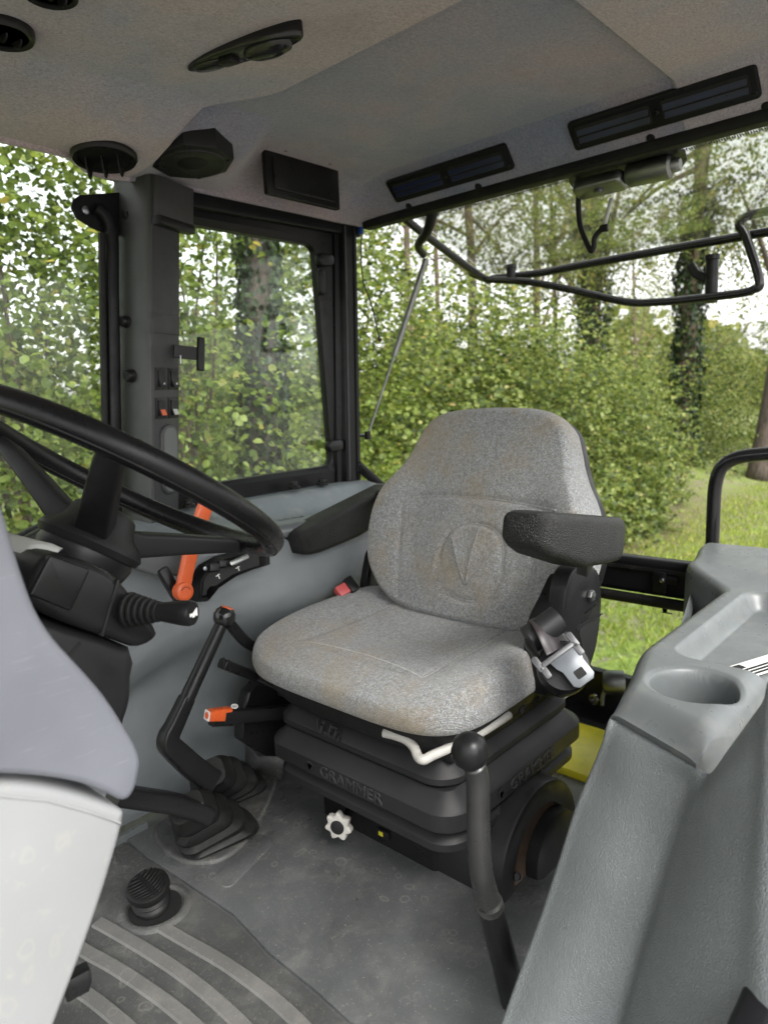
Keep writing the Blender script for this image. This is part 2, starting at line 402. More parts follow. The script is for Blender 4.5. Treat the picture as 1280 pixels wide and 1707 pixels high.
M_belt = plastic('dark_belt_metal', (.06, .062, .065), .35, 400, .05, .2)
M_tongue = plastic('dull_zinc_tongue', (.10, .11, .12), .34, 400, .05, .25, metal=.3)
M_alu = metal('dull_aluminium', (.24, .25, .24), .42)
M_yellow = plastic('yellow_paint', (.62, .56, .03), .35, 400, .05, .10, dirt=.45, dirtcol=(.35, .36, .06))
M_red = plastic('faded_red_plastic', (.50, .09, .09), .4, 400, .05, .15)
M_cowl = plastic('lavender_grey_plastic', (.160, .166, .190), .40, 900, .06, .10, scuff=.30, dirt=.12, dirtcol=(.15, .15, .17))
M_pale = wet_white('pale_drop_marked_panel', (.305, .312, .315))
M_lightgrey = plastic('light_grey_plastic', (.42, .43, .41), .45, 700, .08, .08, dirt=.15)
M_seat = fabric('seat_fabric', (.225, .227, .222), (.53, .525, .505), (.29, .22, .125))
M_seam = fabric('seat_seam', (.27, .265, .25), (.5, .49, .46))
M_seam2 = fabric('worn_seat_seam', (.50, .49, .46), (.80, .79, .75))
M_linerA = felt('headliner_felt', [(.32, (.45, .355, .335)), (.50, (.43, .37, .385)), (.66, (.33, .33, .40))])
M_linerB = felt('roof_panel_felt', [(.32, (.35, .28, .30)), (.50, (.275, .265, .32)), (.68, (.20, .22, .30))])
M_floor = rubber_floor('floor_rubber', (.072, .076, .077), .22, .26)
M_mat = rubber_floor('mat_rubber', (.056, .057, .056), .25, .32)
M_rib = rubber_floor('worn_rib_rubber', (.120, .118, .112), .2, .5)
M_glass = glass_mat('window_glass', (.93, .96, .94), .04, .03)
M_glassr = glass_mat('rear_glass', (.85, .86, .83), .04, .03)
M_ventblue = plastic('dark_blue_vent', (.008, .014, .050), .35, 400, .02, .3)
M_sticker = plastic('sticker_white', (.62, .62, .60), .4, 300, 0, .05)
M_plastic_clear = glass_mat('clear_plastic_film', (.66, .63, .58), .03, .06)
M_rust = plastic('rusty_dust', (.055, .032, .020), .9, 200, .4, .4)
# ================================================================== SETTING: cab floor, headliner
def heightfield(xs, ys, fz, name, mats, fmat=None, parent=None):
    A = [[(x, y, fz(x, y)) for y in ys] for x in xs]
    mb = MB().grid(A); o = mb.build(name, mats[0], parent, smooth=50)
    for m in mats[1:]: o.data.materials.append(m)
    if fmat:
        for p in o.data.polygons: p.material_index = fmat(p.center)
    return o

# --- floor: rubber covered sheet, x to the rear
fl = MB()
fl.prism([(-.45, -.12), (1.29, -.12), (1.29, 1.34), (-.45, 1.34)], -.05, -.004)
floor = structure(fl.build('cab_floor', M_floor))
rear_mat = MB()
seam = [at(u, v, z=0) for u, v in ((205, 1395), (247, 1430), (300, 1465), (390, 1525), (450, 1590), (530, 1655), (585, 1705))]
seam = [(p.x, p.y) for p in seam] + [(.60, .40), (.62, .02)]
rear_mat.prism([(1.27, .02), (1.27, 1.30), (.60, 1.30)] + seam, -.004, .002, bev=.0015)
rm = tag(rear_mat.build('rubber_floor_covering', M_floor), 'grey moulded rubber floor covering around the seat base', 'floor covering')
# raised hump that carries the lever boots, and the outlined pad beside it
hump = [at(u, v, z=.012) for u, v in ((247, 1372), (250, 1412), (285, 1440), (330, 1446), (372, 1438), (415, 1405), (448, 1352), (468, 1300), (478, 1246), (430, 1232), (420, 1262), (330, 1340))]
hc_ = sum(hump, Vector())/len(hump)
MB().prism([(p.x, p.y) for p in smooth_path([hc_+(p-hc_)*.9 for p in hump], 4, True)], .002, .010, bev=.007, bev0=0).build('lever_hump', M_mat, rm, smooth=60)
ins = [at(u, v, z=.002) for u, v in ((354, 1466), (372, 1481), (386, 1480), (455, 1408), (450, 1398), (432, 1391), (420, 1394))]
MB().prism([(p.x, p.y) for p in round_corners([ins[0]]+ins[1:]+[ins[0]], .008, 3)[:-1]], .002, .0042, bev=.0018, bev0=0).build('outlined_pad', M_floor, rm, smooth=60)
# raised back corner of the covering by the console foot
cor = [at(400, 1250, y=1.22), at(424, 1236, y=1.24), at(470, 1262, y=1.12), at(478, 1220, y=1.10)]
MB().grid([[at(395, 1262, z=.01), at(425, 1290, z=.004), at(470, 1300, z=.004)], [at(412, 1238, y=1.25), at(432, 1262, y=1.19), at(476, 1255, y=1.12)]]).build('upturned_corner', M_mat, rm, solid=.006)

# --- front mat with worn ribs
mat = thing('ribbed_floor_mat', 'dirty dark rubber footwell mat with pale worn curved ribs', 'floor mat', (.3, .8, 0))
fm = [(-.30, .02), (.615, .02), (.594, .40)] + [(a-.006, b) for a, b in reversed(seam[:-2])] + [(.46, 1.26), (-.30, 1.26)]
MB().prism(fm, -.004, -.001).build('mat_sheet', M_mat, mat)
ribs_px = [((162, 1538), (205, 1562), (260, 1595), (305, 1625), (350, 1660), (400, 1706), (430, 1740)),
           ((268, 1545), (325, 1578), (375, 1607), (425, 1642), (465, 1674), (505, 1712), (540, 1750)),
           ((120, 1570), (145, 1588), (190, 1613), (235, 1642), (280, 1674), (325, 1712), (350, 1740)),
           ((60, 1598), (110, 1635), (160, 1670), (205, 1707), (240, 1740))]
for rp in ribs_px:
    pth = smooth_path([at(u, v, z=.0005) for u, v in rp], 6)
    MB().sweep(pth, [(-.011, -.001), (-.009, .003), (.009, .003), (.011, -.001)]).build('rib', M_rib, mat, smooth=30)
# foot pedal: ribbed rubber button in a round recess
pd = at(255, 1512, z=.004)
pedal = thing('foot_pedal', 'round black rubber foot button with cross ribbed top in the floor', 'pedal', (pd.x, pd.y, 0))
MB().lathe([(.060, -.001), (.056, .003), (.049, .005), (.046, .003), (.044, -.0005)], 32, T(pd.x+.004, pd.y, 0)).build('recess_ring', M_mat, pedal, smooth=60)
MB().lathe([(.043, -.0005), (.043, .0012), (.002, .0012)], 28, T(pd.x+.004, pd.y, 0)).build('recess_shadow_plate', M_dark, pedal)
MP = T(pd.x, pd.y, .004) @ RY(-10) @ RX(8)
MB().lathe([(.026, 0), (.029, .006), (.026, .010), (.031, .016), (.027, .020), (.032, .027), (.028, .031), (.031, .036), (.031, .040)], 28, MP).build('bellows', M_rubber, pedal, smooth=70)
MB().lathe([(.033, .038), (.0345, .042), (.0335, .049), (.030, .051), (.001, .051)], 32, MP).build('pad', M_rubber, pedal, smooth=50)
for i in range(9):
    yy = -.026+.0065*i; hw = math.sqrt(max(.030**2-yy*yy, 1e-6))
    for sx in (-1, 1):
        if hw > .006:
            MB().box(hw-.003, .0032, .003, MP @ T(sx*(hw/2+.001), yy, .0522) @ RZ(sx*18)).build('tread_bar', M_rubber, pedal, bevel=.0006, seg=1)

# --- headliner
XR = 1.607
xs = sorted(set([round(v, 4) for v in np.concatenate([np.linspace(-.45, .94, 70), [.95, .955, .96, .965, .97], np.linspace(.98, 1.50, 40), np.linspace(1.51, XR, 20)])]))
ts = np.linspace(0, 1, 110)
def y_edge(x): return 1.425 + .080*float(sstep(.74, .90, x))
def crease_shift(x, y): return -.10*float(sstep(1.08, 1.32, y))*float(sstep(.55, .90, x)*(1-sstep(1.02, 1.36, x)))
def head_z(x, y, X=None):
    if X is None:
        X = x
        for _ in range(6): X = x-crease_shift(X, y)
    ye = y_edge(x)
    front = 1.403 - .032*float(sstep(.90, .70, X)) - .022*float(sstep(.74, .45, X))
    back = 1.424 - .012*float(sstep(.572, .560, y))
    k = float(sstep(.956, .964, X)); z = front*(1-k)+back*k
    # rim towards the right-hand windows
    kx = float(sstep(1.04, 1.16, x)); d = ye-y; w = .26*(1-kx)+.115*kx
    drop = z-(1.322+.013*float(sstep(.80, .95, x)))
    t = np.clip(1-d/w, 0, 1); z -= drop*float((1-(1-t)**2)*(1-kx)+(t*t*(1.6-.6*t))*kx)
    # rear rim
    t = np.clip((x-1.515)/(XR-1.515), 0, 1); z -= max(0, z-1.338)*float(sstep(0, 1, t)*.35+t*.65)
    z -= .013*math.exp(-((x-.935)/.10)**2-((y-1.32)/.085)**2) + .006*math.exp(-((x-.74)/.09)**2-((y-1.34)/.07)**2)
    # pocket bulge near the rear right corner
    z -= .012*math.exp(-((x-1.50)/.06)**2-((y-1.40)/.06)**2)
    return z
A = []
yb = [-.15+(.555+.15)*t for t in np.linspace(0, 1, 34)] + [.560, .566, .572]
for x in xs:
    ye = y_edge(x); row = [(x, y, head_z(x, y)) for y in yb]
    row += [(x+crease_shift(x, y), y, head_z(x+crease_shift(x, y), y, x)) for y in np.linspace(.58, ye, 86)]
    xe = row[-1][0]; ze = row[-1][2]; row += [(xe, ye+.004, ze-.008), (xe, ye+.018, ze-.006), (xe, ye+.03, ze+.02)]
    A.append(row)
ho = MB().grid(A).build('headliner', M_linerA, smooth=25); ho.data.materials.append(M_linerB); structure(ho)
for p in ho.data.polygons:
    c = p.center
    Xc = c.x
    for _ in range(6): Xc = c.x-crease_shift(Xc, c.y)
    p.material_index = 1 if (Xc > .961 and c.y > .566) else 0
# roof skin above the liner, so that daylight comes in only by the windows
structure(MB().prism([(-.5, -.2), (1.68, -.2), (1.68, 1.62), (-.5, 1.62)], 1.50, 1.53, bev=.01).build('roof_skin', M_lightgrey))
structure(MB().prism([(XR, -.15), (1.66, -.15), (1.66, 1.6), (XR, 1.6)], 1.36, 1.50).build('rear_roof_edge', M_frame))
structure(MB().prism([(.85, 1.535), (1.66, 1.535), (1.66, 1.6), (.85, 1.6)], 1.34, 1.50).build('side_roof_edge', M_frame))
def liner_frame(x, y, eps=.01, xh=(0, 1, 0)):
    dzx = (head_z(x+eps, y)-head_z(x-eps, y))/(2*eps); dzy = (head_z(x, y+eps)-head_z(x, y-eps))/(2*eps)
    n = Vector((dzx, dzy, -1)).normalized()
    return frame((x, y, head_z(x, y)), n, xh)

# ================================================================== fittings in the roof
# slotted vents in the rear slope
def slot_vent(y0, y1, label):
    yc = (y0+y1)/2; L = y1-y0
    a = Vector((1.525, yc, head_z(1.525, yc))); b = Vector((1.590, yc, head_z(1.590, yc)))
    s = (b-a).normalized(); n = Vector((0, 1, 0)).cross(s); n = n if n.z < 0 else -n
    F = frame((a+b)/2+n*.004, n, (0, 1, 0))
    t = thing('slot_air_vent', label, 'air vent', (a+b)/2, 'long slot vents along the rear roof edge')
    W = .066
    o = rrect(L, W, .008, 3)
    MB().prism(o, -.012, .006, F, bev=.004).build('bezel', M_frame, t)
    for sx in (-1, 1):
        cx_ = sx*L*.245
        oo = rrect(L*.43, W*.62, .006, 3)
        MB().prism(oo, .0035, .0066, F @ T(cx_, 0, 0)).build('slot', M_dark, t)
        for k in range(2):
            MB().box(L*.41, .013, .002, F @ T(cx_, -.008+.017*k, .0085) @ RX(32)).build('louvre', M_ventblue, t, bevel=.0006)
    for sx in (-1, 0, 1):
        MB().lathe([(.0045, .005), (.0045, .0072), (.003, .0085), (.001, .0085)], 10, F @ T(sx*(L/2-.010), 0 if sx == 0 else .02, 0)).build('screw', M_black, t)
    return t
y1a, y1b = at(655, 320, x=1.562).y, at(853, 266, x=1.562).y
y2a, y2b = at(955, 235, x=1.562).y, at(1268, 136, x=1.562).y
slot_vent(y1b, y1a, 'short dark slot vent near the rear corner post')
slot_vent(y2b, y2a, 'longer dark slot vent above the wiper motor')

# oval speaker
SF = T(.934, 1.372, 1.343)
sp = thing('roof_speaker', 'flat black oval speaker with eight sided rim in the roof', 'speaker', SF.translation)
F = frame(SF.translation, Vector((-.02, -.10, -1)), (.40, -.91, 0))
MB().prism([(x*.090, y*.088) for x, y in [(math.cos(R(22.5+45*k)), math.sin(R(22.5+45*k))) for k in range(8)]], -.06, .006, F, bev=.004).build('rim', M_blackm, sp)
MB().lathe([(.060, .006), (.058, .010), (.050, .0075), (.020, .0055), (.001, .0055)], 32, F @ Matrix.Diagonal((1.18, 1.14, 1, 1))).build('grille', M_black, sp, smooth=60)
for k in (1, 3, 5, 7):
    a = R(22.5+45*k); MB().lathe([(.004, .005), (.004, .008), (.001, .009)], 10, F @ T(.077*math.cos(a), .075*math.sin(a), 0)).build('screw', M_black, sp)

# round vents with fins
def round_vent(c, n, label, r=.055, fins=3, xh=(1, 0, 0), depth=.028):
    F = frame(c, n, xh)
    t = thing('round_air_vent', label, 'air vent', c)
    MB().lathe([(r*1.0, -.05), (r*.80, -.004), (r*.82, .004), (r*.97, .006), (r*1.03, .001), (r*1.03, -.006)], 36, F).build('ring', M_black, t, smooth=50)
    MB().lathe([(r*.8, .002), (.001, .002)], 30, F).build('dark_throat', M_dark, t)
    for k in range(fins):
        x = (k-(fins-1)/2)*r*.52
        w = r*.30
        o = [(-w, -.004), (w, -.004), (w*.82, depth*.5), (w*.35, depth*.95), (-w*.05, depth), (-w*.55, depth*.7), (-w*.95, depth*.25)]
        MB().prism(o, -.0016, .0016, F @ T(x, 0, 0) @ Matrix(((0, 0, 1, 0), (1, 0, 0, 0), (0, 1, 0, 0), (0, 0, 0, 1))), bev=.0006).build('fin', M_frame, t)
    return t
vc = Vector((.741, 1.388, 1.313))
round_vent(vc, (-.06, -.10, -1), 'round black vent with three hanging fins beside the front post', .061, 3, (.67, -.74, 0), .040)
vc = at(3, 50, z=1.347)
round_vent(vc + Vector((0, 0, -.004)), (0, 0, -1), 'round black vent cut by the photo edge in the beige roof liner', .041, 3, (1, .2, 0), .012)
vc = at(82, -22, z=1.347)
round_vent(vc + Vector((0, 0, -.004)), (0, 0, -1), 'round black vent just showing at the top edge of the roof', .034, 3, (1, .2, 0), .012)

# long oval roof lamp
la, lb = at(322, 117, z=1.372), at(503, 50, z=1.372); lc = (la+lb)/2
lamp = thing('roof_lamp', 'long narrow dark glossy lamp sunk in the beige roof roll', 'lamp', lc)
ax = (lb-la).normalized(); LF = frame(lc+Vector((-.004, 0, -.002)), Vector((.10, .06, -1)), ax); LL = (lb-la).length
oo = [(LL*.52*math.cos(a)*(1.0), .030*math.sin(a)*(1 if abs(math.cos(a)) < .92 else .9)) for a in np.linspace(0, 2*math.pi, 40)[:-1]]
MB().prism(oo, -.02, .004, LF, bev=.003).build('housing', M_blackg, lamp)
MB().lathe([(.024, .004), (.023, .012), (.014, .017), (.001, .018)], 24, LF @ T(LL*.22, .0, 0) @ Matrix.Diagonal((1.9, .85, 1, 1))).build('lens', M_blackg, lamp, smooth=80)
MB().prism(rrect(.030, .022, .004), .003, .012, LF @ T(-.028, .002, 0), bev=.002).build('switch', M_black, lamp)
MB().lathe([(.020, .004), (.019, .008), (.001, .010)], 20, LF @ T(-LL*.30, 0, 0) @ Matrix.Diagonal((1.7, .8, 1, 1))).build('lens', M_blackg, lamp, smooth=80)

# blanking plate for a radio
Yb = 1.405
bx = [at(450, 244, y=Yb), at(445, 322, y=Yb), at(566, 350, y=Yb), at(576, 286, y=Yb)]
x0, x1 = bx[1].x, bx[2].x; zb, zt = (bx[1].z+bx[2].z)/2, (bx[0].z+bx[3].z)/2
rb = thing('radio_blanking_plate', 'black bent metal blanking plate hanging under the roof liner', 'blanking plate', ((x0+x1)/2, Yb, zb))
F = frame(((x0+x1)/2, Yb, (zb+zt)/2), (0, -1, 0), (1, 0, 0))
W, H = x1-x0, zt-zb
MB().prism(rrect(W, H, .004, 2), -.012, .003, F, bev=.002).build('face_plate', M_black, rb)
MB().prism(rrect(W*.84, H*.72, .006, 3), .003, .0080, F @ T(0, -.001, 0), bev=.003, bev0=0).build('raised_panel', M_black, rb)
MB().prism(rrect(W, .036, .003, 2), -.0015, .0015, frame(((x0+x1)/2, Yb-.020, zt-.0005), (0, -.04, 1), (1, 0, 0)), bev=.001).build('flange', M_black, rb)
for sx in (-.3, .3):
    MB().lathe([(.006, -.002), (.006, -.0045), (.002, -.006)], 12, T((x0+x1)/2+sx*W, Yb-.022, zt)).build('screw', M_blackm, rb)

# small push pins along the rear edge of the liner
for (u, v) in ((682, 338), (798, 304), (1085, 226), (1278, 172)):
    p = at(u, v, x=1.598); fr = liner_frame(1.596, p.y)
    MB().lathe([(.010, -.001), (.0085, .003), (.003, .004), (.001, .004)], 14, fr @ T(0, 0, .0)).build('push_pin', M_black, ho)

# ================================================================== posts and windows
# front right post: two-faced grey trim leaning inwards
def post_prism(bot, top, n=1):
    return [bot, top]
post = thing('cab_post', 'grey right hand cab post with rocker switches and black buttons', 'cab post', (.88, 1.50, .5))
def post_sec(v):
    L_ = at(198+ (v-300)*.012, v, y=1.560); E_ = at(247+(v-300)*.010, v, y=1.468); Rr = at(296, v, y=1.502)
    return L_, E_, Rr
def ring_post(v, w=0):
    L_, E_, Rr = post_sec(v)
    z = E_.z; 
    pts = [Vector((L_.x, L_.y+.03, z)), Vector((L_.x, L_.y, z))]
    pts += [Vector((L_.x*.12+E_.x*.88, L_.y*.12+E_.y*.88, z)), Vector((E_.x*.94+Rr.x*.06, E_.y*.94+Rr.y*.06, z))]
    pts += [Vector((Rr.x-.004, Rr.y, z)), Vector((Rr.x, Rr.y+.006, z)), Vector((Rr.x+.004, Rr.y+.07, z))]
    return pts
MB().rings([ring_post(v) for v in (272, 420, 600, 760, 900)]).build('post_body', M_pillarA, post, bevel=.004)
def face_frame(v, s):
    """frame on the camera-facing face of the post; s = 0 at the edge, 1 at the window side"""
    L_, E_, Rr = post_sec(v); e = Vector((E_.x, E_.y, E_.z)); r_ = Vector((Rr.x, Rr.y, E_.z))
    o = e*(1-s)+r_*s; xa = (r_-e).normalized(); L2, E2, R2 = post_sec(v+40)
    e2 = Vector((E2.x, E2.y, E2.z)); r2 = Vector((R2.x, R2.y, E2.z)); dn = ((e2*(1-s)+r2*s)-o).normalized()
    nrm = xa.cross(dn); nrm = nrm if nrm.y < 0 else -nrm
    return frame(o, nrm, xa), (r_-e).length
# trim panel on that face
def trim(v0, v1, s0, s1, th, name, m, bev=.002, par=post):
    a, w = face_frame(v0, s0); b, _ = face_frame(v0, s1); c, _ = face_frame(v1, s1); d, _ = face_frame(v1, s0)
    ctr = (a.translation+b.translation+c.translation+d.translation)/4; Fm, _ = face_frame((v0+v1)/2, .5)
    Fm = Fm.copy(); Fm.translation = ctr; inv = Fm.inverted()
    o = [(inv @ q.translation) for q in (d, c, b, a)]
    MB().prism([(q.x, q.y) for q in round_corners([o[0], o[1], o[2], o[3], o[0]], .003, 3)[:-1]] if False else [(q.x, q.y) for q in o], -.001, th, Fm, bev=bev, bev0=0).build(name, m, par)
    return Fm
trim(372, 868, .06, 1.01, .004, 'trim_panel', M_pillarB)
trim(521, 554, .05, 1.0, .0062, 'blank_plate', M_pillarB)
trim(290, 372, .12, 1.30, .022, 'trim_cap', M_pillarB, .006)
trim(357, 372, .10, 1.30, .026, 'trim_cap_lip', M_black, .003)
# rocker switches
for (v0, v1, s0, s1, colm) in ((612, 650, .12, .50, None), (612, 650, .58, .96, None), (663, 699, .12, .50, 'o'), (663, 699, .58, .96, 'w')):
    sw = trim(v0, v1, s0, s1, .0065, 'switch', M_black, .0012)
    swo = [c for c in COL.objects if c.parent == post and c.name.startswith('switch')][-1]
    h_ = .5*abs(post_sec(v1)[1].z-post_sec(v0)[1].z); w_ = .5*(s1-s0)*face_frame(v0, 0)[1]
    up = 1 if (sw.to_3x3() @ Vector((0, 1, 0))).z > 0 else -1
    rk = MB(); hw = w_*.56
    rk.rings([[(-hw, up*h_*.74, .006), (hw, up*h_*.74, .006), (hw, up*h_*.74, .010), (-hw, up*h_*.74, .010)],
              [(-hw, 0, .006), (hw, 0, .006), (hw, 0, .0085), (-hw, 0, .0085)],
              [(-hw, -up*h_*.74, .006), (hw, -up*h_*.74, .006), (hw, -up*h_*.74, .0155), (-hw, -up*h_*.74, .0155)]], M=sw)
    rk.build('rocker', M_blackm, swo, bevel=.0006)
    if colm:
        MB().rings([[(-hw*.8, -up*h_*.12, .0102), (hw*.8, -up*h_*.12, .0102), (hw*.8, -up*h_*.66, .0151), (-hw*.8, -up*h_*.66, .0151)],
                    [(-hw*.8, -up*h_*.12, .0108), (hw*.8, -up*h_*.12, .0108), (hw*.8, -up*h_*.66, .0157), (-hw*.8, -up*h_*.66, .0157)]], M=sw).build('lit_mark', M_orange if colm == 'o' else M_lightgrey, swo)
    else:
        SL = sw @ T(0, -up*h_*.42, .0142) @ RX(up*35)
        MB().lathe([(.0026, 0), (.0026, .0006), (.0019, .0006), (.0019, 0)], 14, SL).build('symbol', M_whitem, swo)
        MB().box(.004, .0007, .0006, SL @ T(.0035, -.002, .0003)).build('symbol', M_whitem, swo)
# push buttons / plugs on the other face of the post
for (u, v, r) in ((210, 348, .008), (210, 531, .013), (218, 624, .014)):
    L_, E_, Rr = post_sec(v); e = Vector((E_.x, E_.y, E_.z)); l = Vector((L_.x, L_.y, E_.z)); 
    n = (e-l).cross(Vector((0, 0, 1))); n = n if n.x < 0 else -n
    f_ = (u-200)/48.0; o = l*(1-f_)+e*f_
    hgt = .004 if r < .01 else .016
    MB().lathe([(r*1.12, -.002), (r*1.12, .002), (r, .003), (r*.95, hgt*.8), (r*.75, hgt), (.001, hgt)], 22, frame(o+n.normalized()*.001, n, (0, 0, 1))).build('button', M_black, post, smooth=40)
# oval handle recess low on the post
hf, _ = face_frame(770, .62)
upv = 1 if (hf.to_3x3() @ Vector((0, 1, 0))).z > 0 else -1
ov = rrect(.062, .165, .028, 8)
MB().prism(ov, .002, .010, hf @ RZ(-4*upv), bev=.004, bev0=0).build('grip_rim', M_pillarA, post, smooth=50)
MB().prism(rrect(.048, .150, .022, 8), .0095, .0108, hf @ RZ(-4*upv)).build('grip_pad', M_deck, post)
# black swivel holder clipped to the post
hp = at(305, 588, y=1.475)
hold = thing('swivel_holder', 'small black t shaped bracket sticking out from the cab post', 'bracket', hp)
pa, pb = at(290, 585, y=1.49), at(333, 590, y=1.455)
MB().sweep([pa, pb], [(-.004, -.015), (.004, -.015), (.004, .015), (-.004, .015)]).build('arm', M_black, hold, bevel=.001)
ta, tb = at(335, 562, y=1.452), at(334, 618, y=1.452)
MB().sweep([ta, tb], [(-.009, -.005), (.009, -.005), (.009, .005), (-.009, .005)], up=(0, 1, 0)).build('cross_bar', M_black, hold, bevel=.002)
MB().tube([at(301, 592, y=1.472), at(301, 606, y=1.472)], .0022, 8).build('pin', M_steel, hold)

# sealed edge frame in front of the post with its bracket
fp = thing('front_door_frame', 'black curved edge frame and bolted bracket in front of the cab post', 'door frame', at(190, 780, y=1.555))
pth = [at(u, v, y=1.553) for u, v in ((160, 345), (176, 360), (186, 390), (187, 480), (189, 600), (191, 720), (193, 860))]
MB().sweep(smooth_path(pth, 6), rrect(.026, .024, .006, 3), up=(0, 1, 0)).build('edge_tube', M_frame, fp, smooth=50)
MB().sweep(smooth_path([p+Vector((-.021, .004, 0)) for p in pth[2:]], 6), rrect(.013, .016, .004, 3), up=(0, 1, 0)).build('rubber_seal', M_rubber, fp, smooth=50)
br = [at(u, v, y=1.566) for u, v in ((118, 346), (121, 333), (132, 325), (200, 320), (200, 392), (172, 388), (150, 378), (128, 364))]
MB().rings([[p+Vector((0, -.004, 0)) for p in br], [p+Vector((0, .004, 0)) for p in br]]).build('bracket', M_frame, fp, bevel=.002)
bp = at(142, 350, y=1.560); MB().lathe([(.009, 0), (.009, .004), (.005, .006), (.001, .006)], 8, frame(bp, (0, -1, 0))).build('bolt', M_steel, fp)
MB().sweep([at(-30, 948, y=1.56), at(112, 872, y=1.56)], rrect(.030, .036, .006, 2)).build('sill_bar', M_frame, fp)
MB().sweep([at(-30, 925, y=1.60), at(112, 856, y=1.60)], rrect(.016, .016, .004, 2)).build('sill_bar', M_frame, fp)
# front right door glass
qa, qb, qc, qd = at(-140, 225, y=1.58), at(186, 300, y=1.58), at(196, 850, y=1.58), at(-140, 1010, y=1.58)
MB().rings([[qa, qb, qc, qd], [p+Vector((0, .005, 0)) for p in (qa, qb, qc, qd)]]).build('pane', M_glass, fp, smooth=0)

# right-hand rear side window
sw_ = thing('side_window', 'right hand side window in a black frame between the two posts', 'window', at(430, 820, y=1.55))
YW = 1.552
outer = [at(u, v, y=YW) for u, v in ((286, 290), (598, 366), (600, 815), (290, 860))]
inner_px = round_corners([at(296, 400, y=YW), at(296, 368, y=YW), at(527, 408, y=YW), at(556, 775, y=YW), at(380, 802, y=YW), at(296, 815, y=YW), at(296, 400, y=YW)], .030, 5)
inner = inner_px[:-1]
def ring_frame(mb, outer4, inn, y0, y1):
    c = sum(inn, Vector())/len(inn); O = []
    oc = outer4
    def hit(p):
        d = p-c; best = None
        for i in range(4):
            a, b = oc[i], oc[(i+1) % 4]; ex, ez = b.x-a.x, b.z-a.z; den = d.x*ez-d.z*ex
            if abs(den) < 1e-9: continue
            t = ((a.x-c.x)*ez-(a.z-c.z)*ex)/den; s_ = ((a.x-c.x)*d.z-(a.z-c.z)*d.x)/den
            if t > 0 and -1e-6 <= s_ <= 1+1e-6 and (best is None or t < best): best = t
        return c+d*best
    O = [hit(p) for p in inn]
    def w(L_, y): return [Vector((p.x, y, p.z)) for p in L_]
    mid = [p*.82+q*.18 for p, q in zip(inn, O)]
    rr = [w(O, y1), w(O, y0), w(mid, y0), w(inn, y0+.010), w(inn, y1)]
    mb.rings(rr+[rr[0]], cap0=False, cap1=False)
mb = MB(); ring_frame(mb, outer, inner, YW-.004, YW+.03); mb.build('frame', M_frame, sw_, smooth=30)
gp = [p+Vector((0, .018, 0)) for p in (at(284, 350, y=YW), at(560, 395, y=YW), at(575, 800, y=YW), at(284, 840, y=YW))]
MB().rings([gp, [p+Vector((0, .005, 0)) for p in gp]]).build('pane', M_glass, sw_, smooth=0)
hd = [at(300, 330, y=1.535), at(596, 385, y=1.535)]
MB().sweep(hd, rrect(.022, .036, .005, 3)).build('header_rail', M_frame, sw_, smooth=40)
for (u, v, dz) in ((541, 433, .02), (557, 743, .02)):
    hc = at(u, v, y=1.532)
    MB().prism(rrect(.060, .034, .014, 4), -.012, .012, frame(hc, (0, -1, 0), (1, 0, .05)), bev=.005).build('hinge', M_black, sw_, smooth=50)
hc = at(536, 470, y=1.54); MB().prism(rrect(.024, .07, .010, 4), -.008, .008, frame(hc, (0, -1, 0), (1, 0, .05)), bev=.004).build('hinge_arm', M_black, sw_, smooth=50)

# rear right corner post
rp = thing('rear_cab_post', 'black rear corner post of the cab with sealing channels', 'cab post', at(590, 800, y=1.53))
def rp_ring(v):
    a = at(557+(v-370)*.012, v, y=1.54); b = at(572+(v-370)*.014, v, y=1.520); c = at(594+(v-370)*.018, v, y=1.515); z = b.z
    return [Vector((a.x, a.y+.05, z)), Vector((a.x, a.y, z)), Vector((b.x-.003, a.y-.004, z)), Vector((b.x, b.y, z)), Vector((c.x, c.y, z)), Vector((c.x+.004, c.y+.02, z)), Vector((c.x+.002, c.y+.07, z))]
MB().rings([rp_ring(v) for v in (330, 500, 700, 830)]).build('post_body', M_frame, rp, bevel=.002)
MB().sweep([at(575, 376, y=1.518), at(583, 800, y=1.518)], rrect(.006, .004, .001, 1), up=(0, 1, 0)).build('sealing_strip', M_pillarB, rp)
MB().sweep([at(590, 376, y=1.513), at(597, 800, y=1.513)], rrect(.004, .004, .001, 1), up=(0, 1, 0)).build('sealing_strip', M_rubber, rp)
MB().sweep([at(596, 775, y=1.52), at(640, 815, y=1.47)], rrect(.022, .030, .004, 2)).build('diagonal_brace', M_frame, rp)
p = at(601, 378, x=1.607); MB().prism(rrect(.016, .04, .003), -.006, .006, frame(p, (-1, 0, 0), (0, 1, 0)), bev=.002).build('blue_clip', plastic('blue_plastic', (.02, .08, .30), .4), rp)

# rear: rails and lower window
rw = thing('rear_window_rails', 'black rear rails with lower glass, wiper linkage and rubber seal', 'window frame', (1.6, .8, -.04))
MB().box(.045, 1.75, .088, T(1.625, .70, .372)).build('rail', M_frame, rw, bevel=.012, seg=3)
MB().box(.005, 1.75, .008, T(1.600, .70, .392)).build('rail_lip', M_yellow if False else M_rubber, rw)
MB().sweep([(1.594, -.1, .318), (1.594, 1.5, .318)], circ(.013, 10), up=(0, 0, 1)).build('corrugated_seal', M_rubber, rw, smooth=50)
gl = [(1.615, -.15, .33), (1.615, 1.52, .33), (1.615, 1.52, .08), (1.615, -.15, .08)]
MB().rings([gl, [(x+.005, y, z) for x, y, z in gl]]).build('lower_pane', M_glass, rw, smooth=0)
MB().box(.03, 1.75, .115, T(1.615, .70, .050)).build('lower_panel', M_black, rw, bevel=.004)
MB().box(.10, 1.75, .030, T(1.565, .70, -.008)).build('lower_rail', M_frame, rw, bevel=.006)
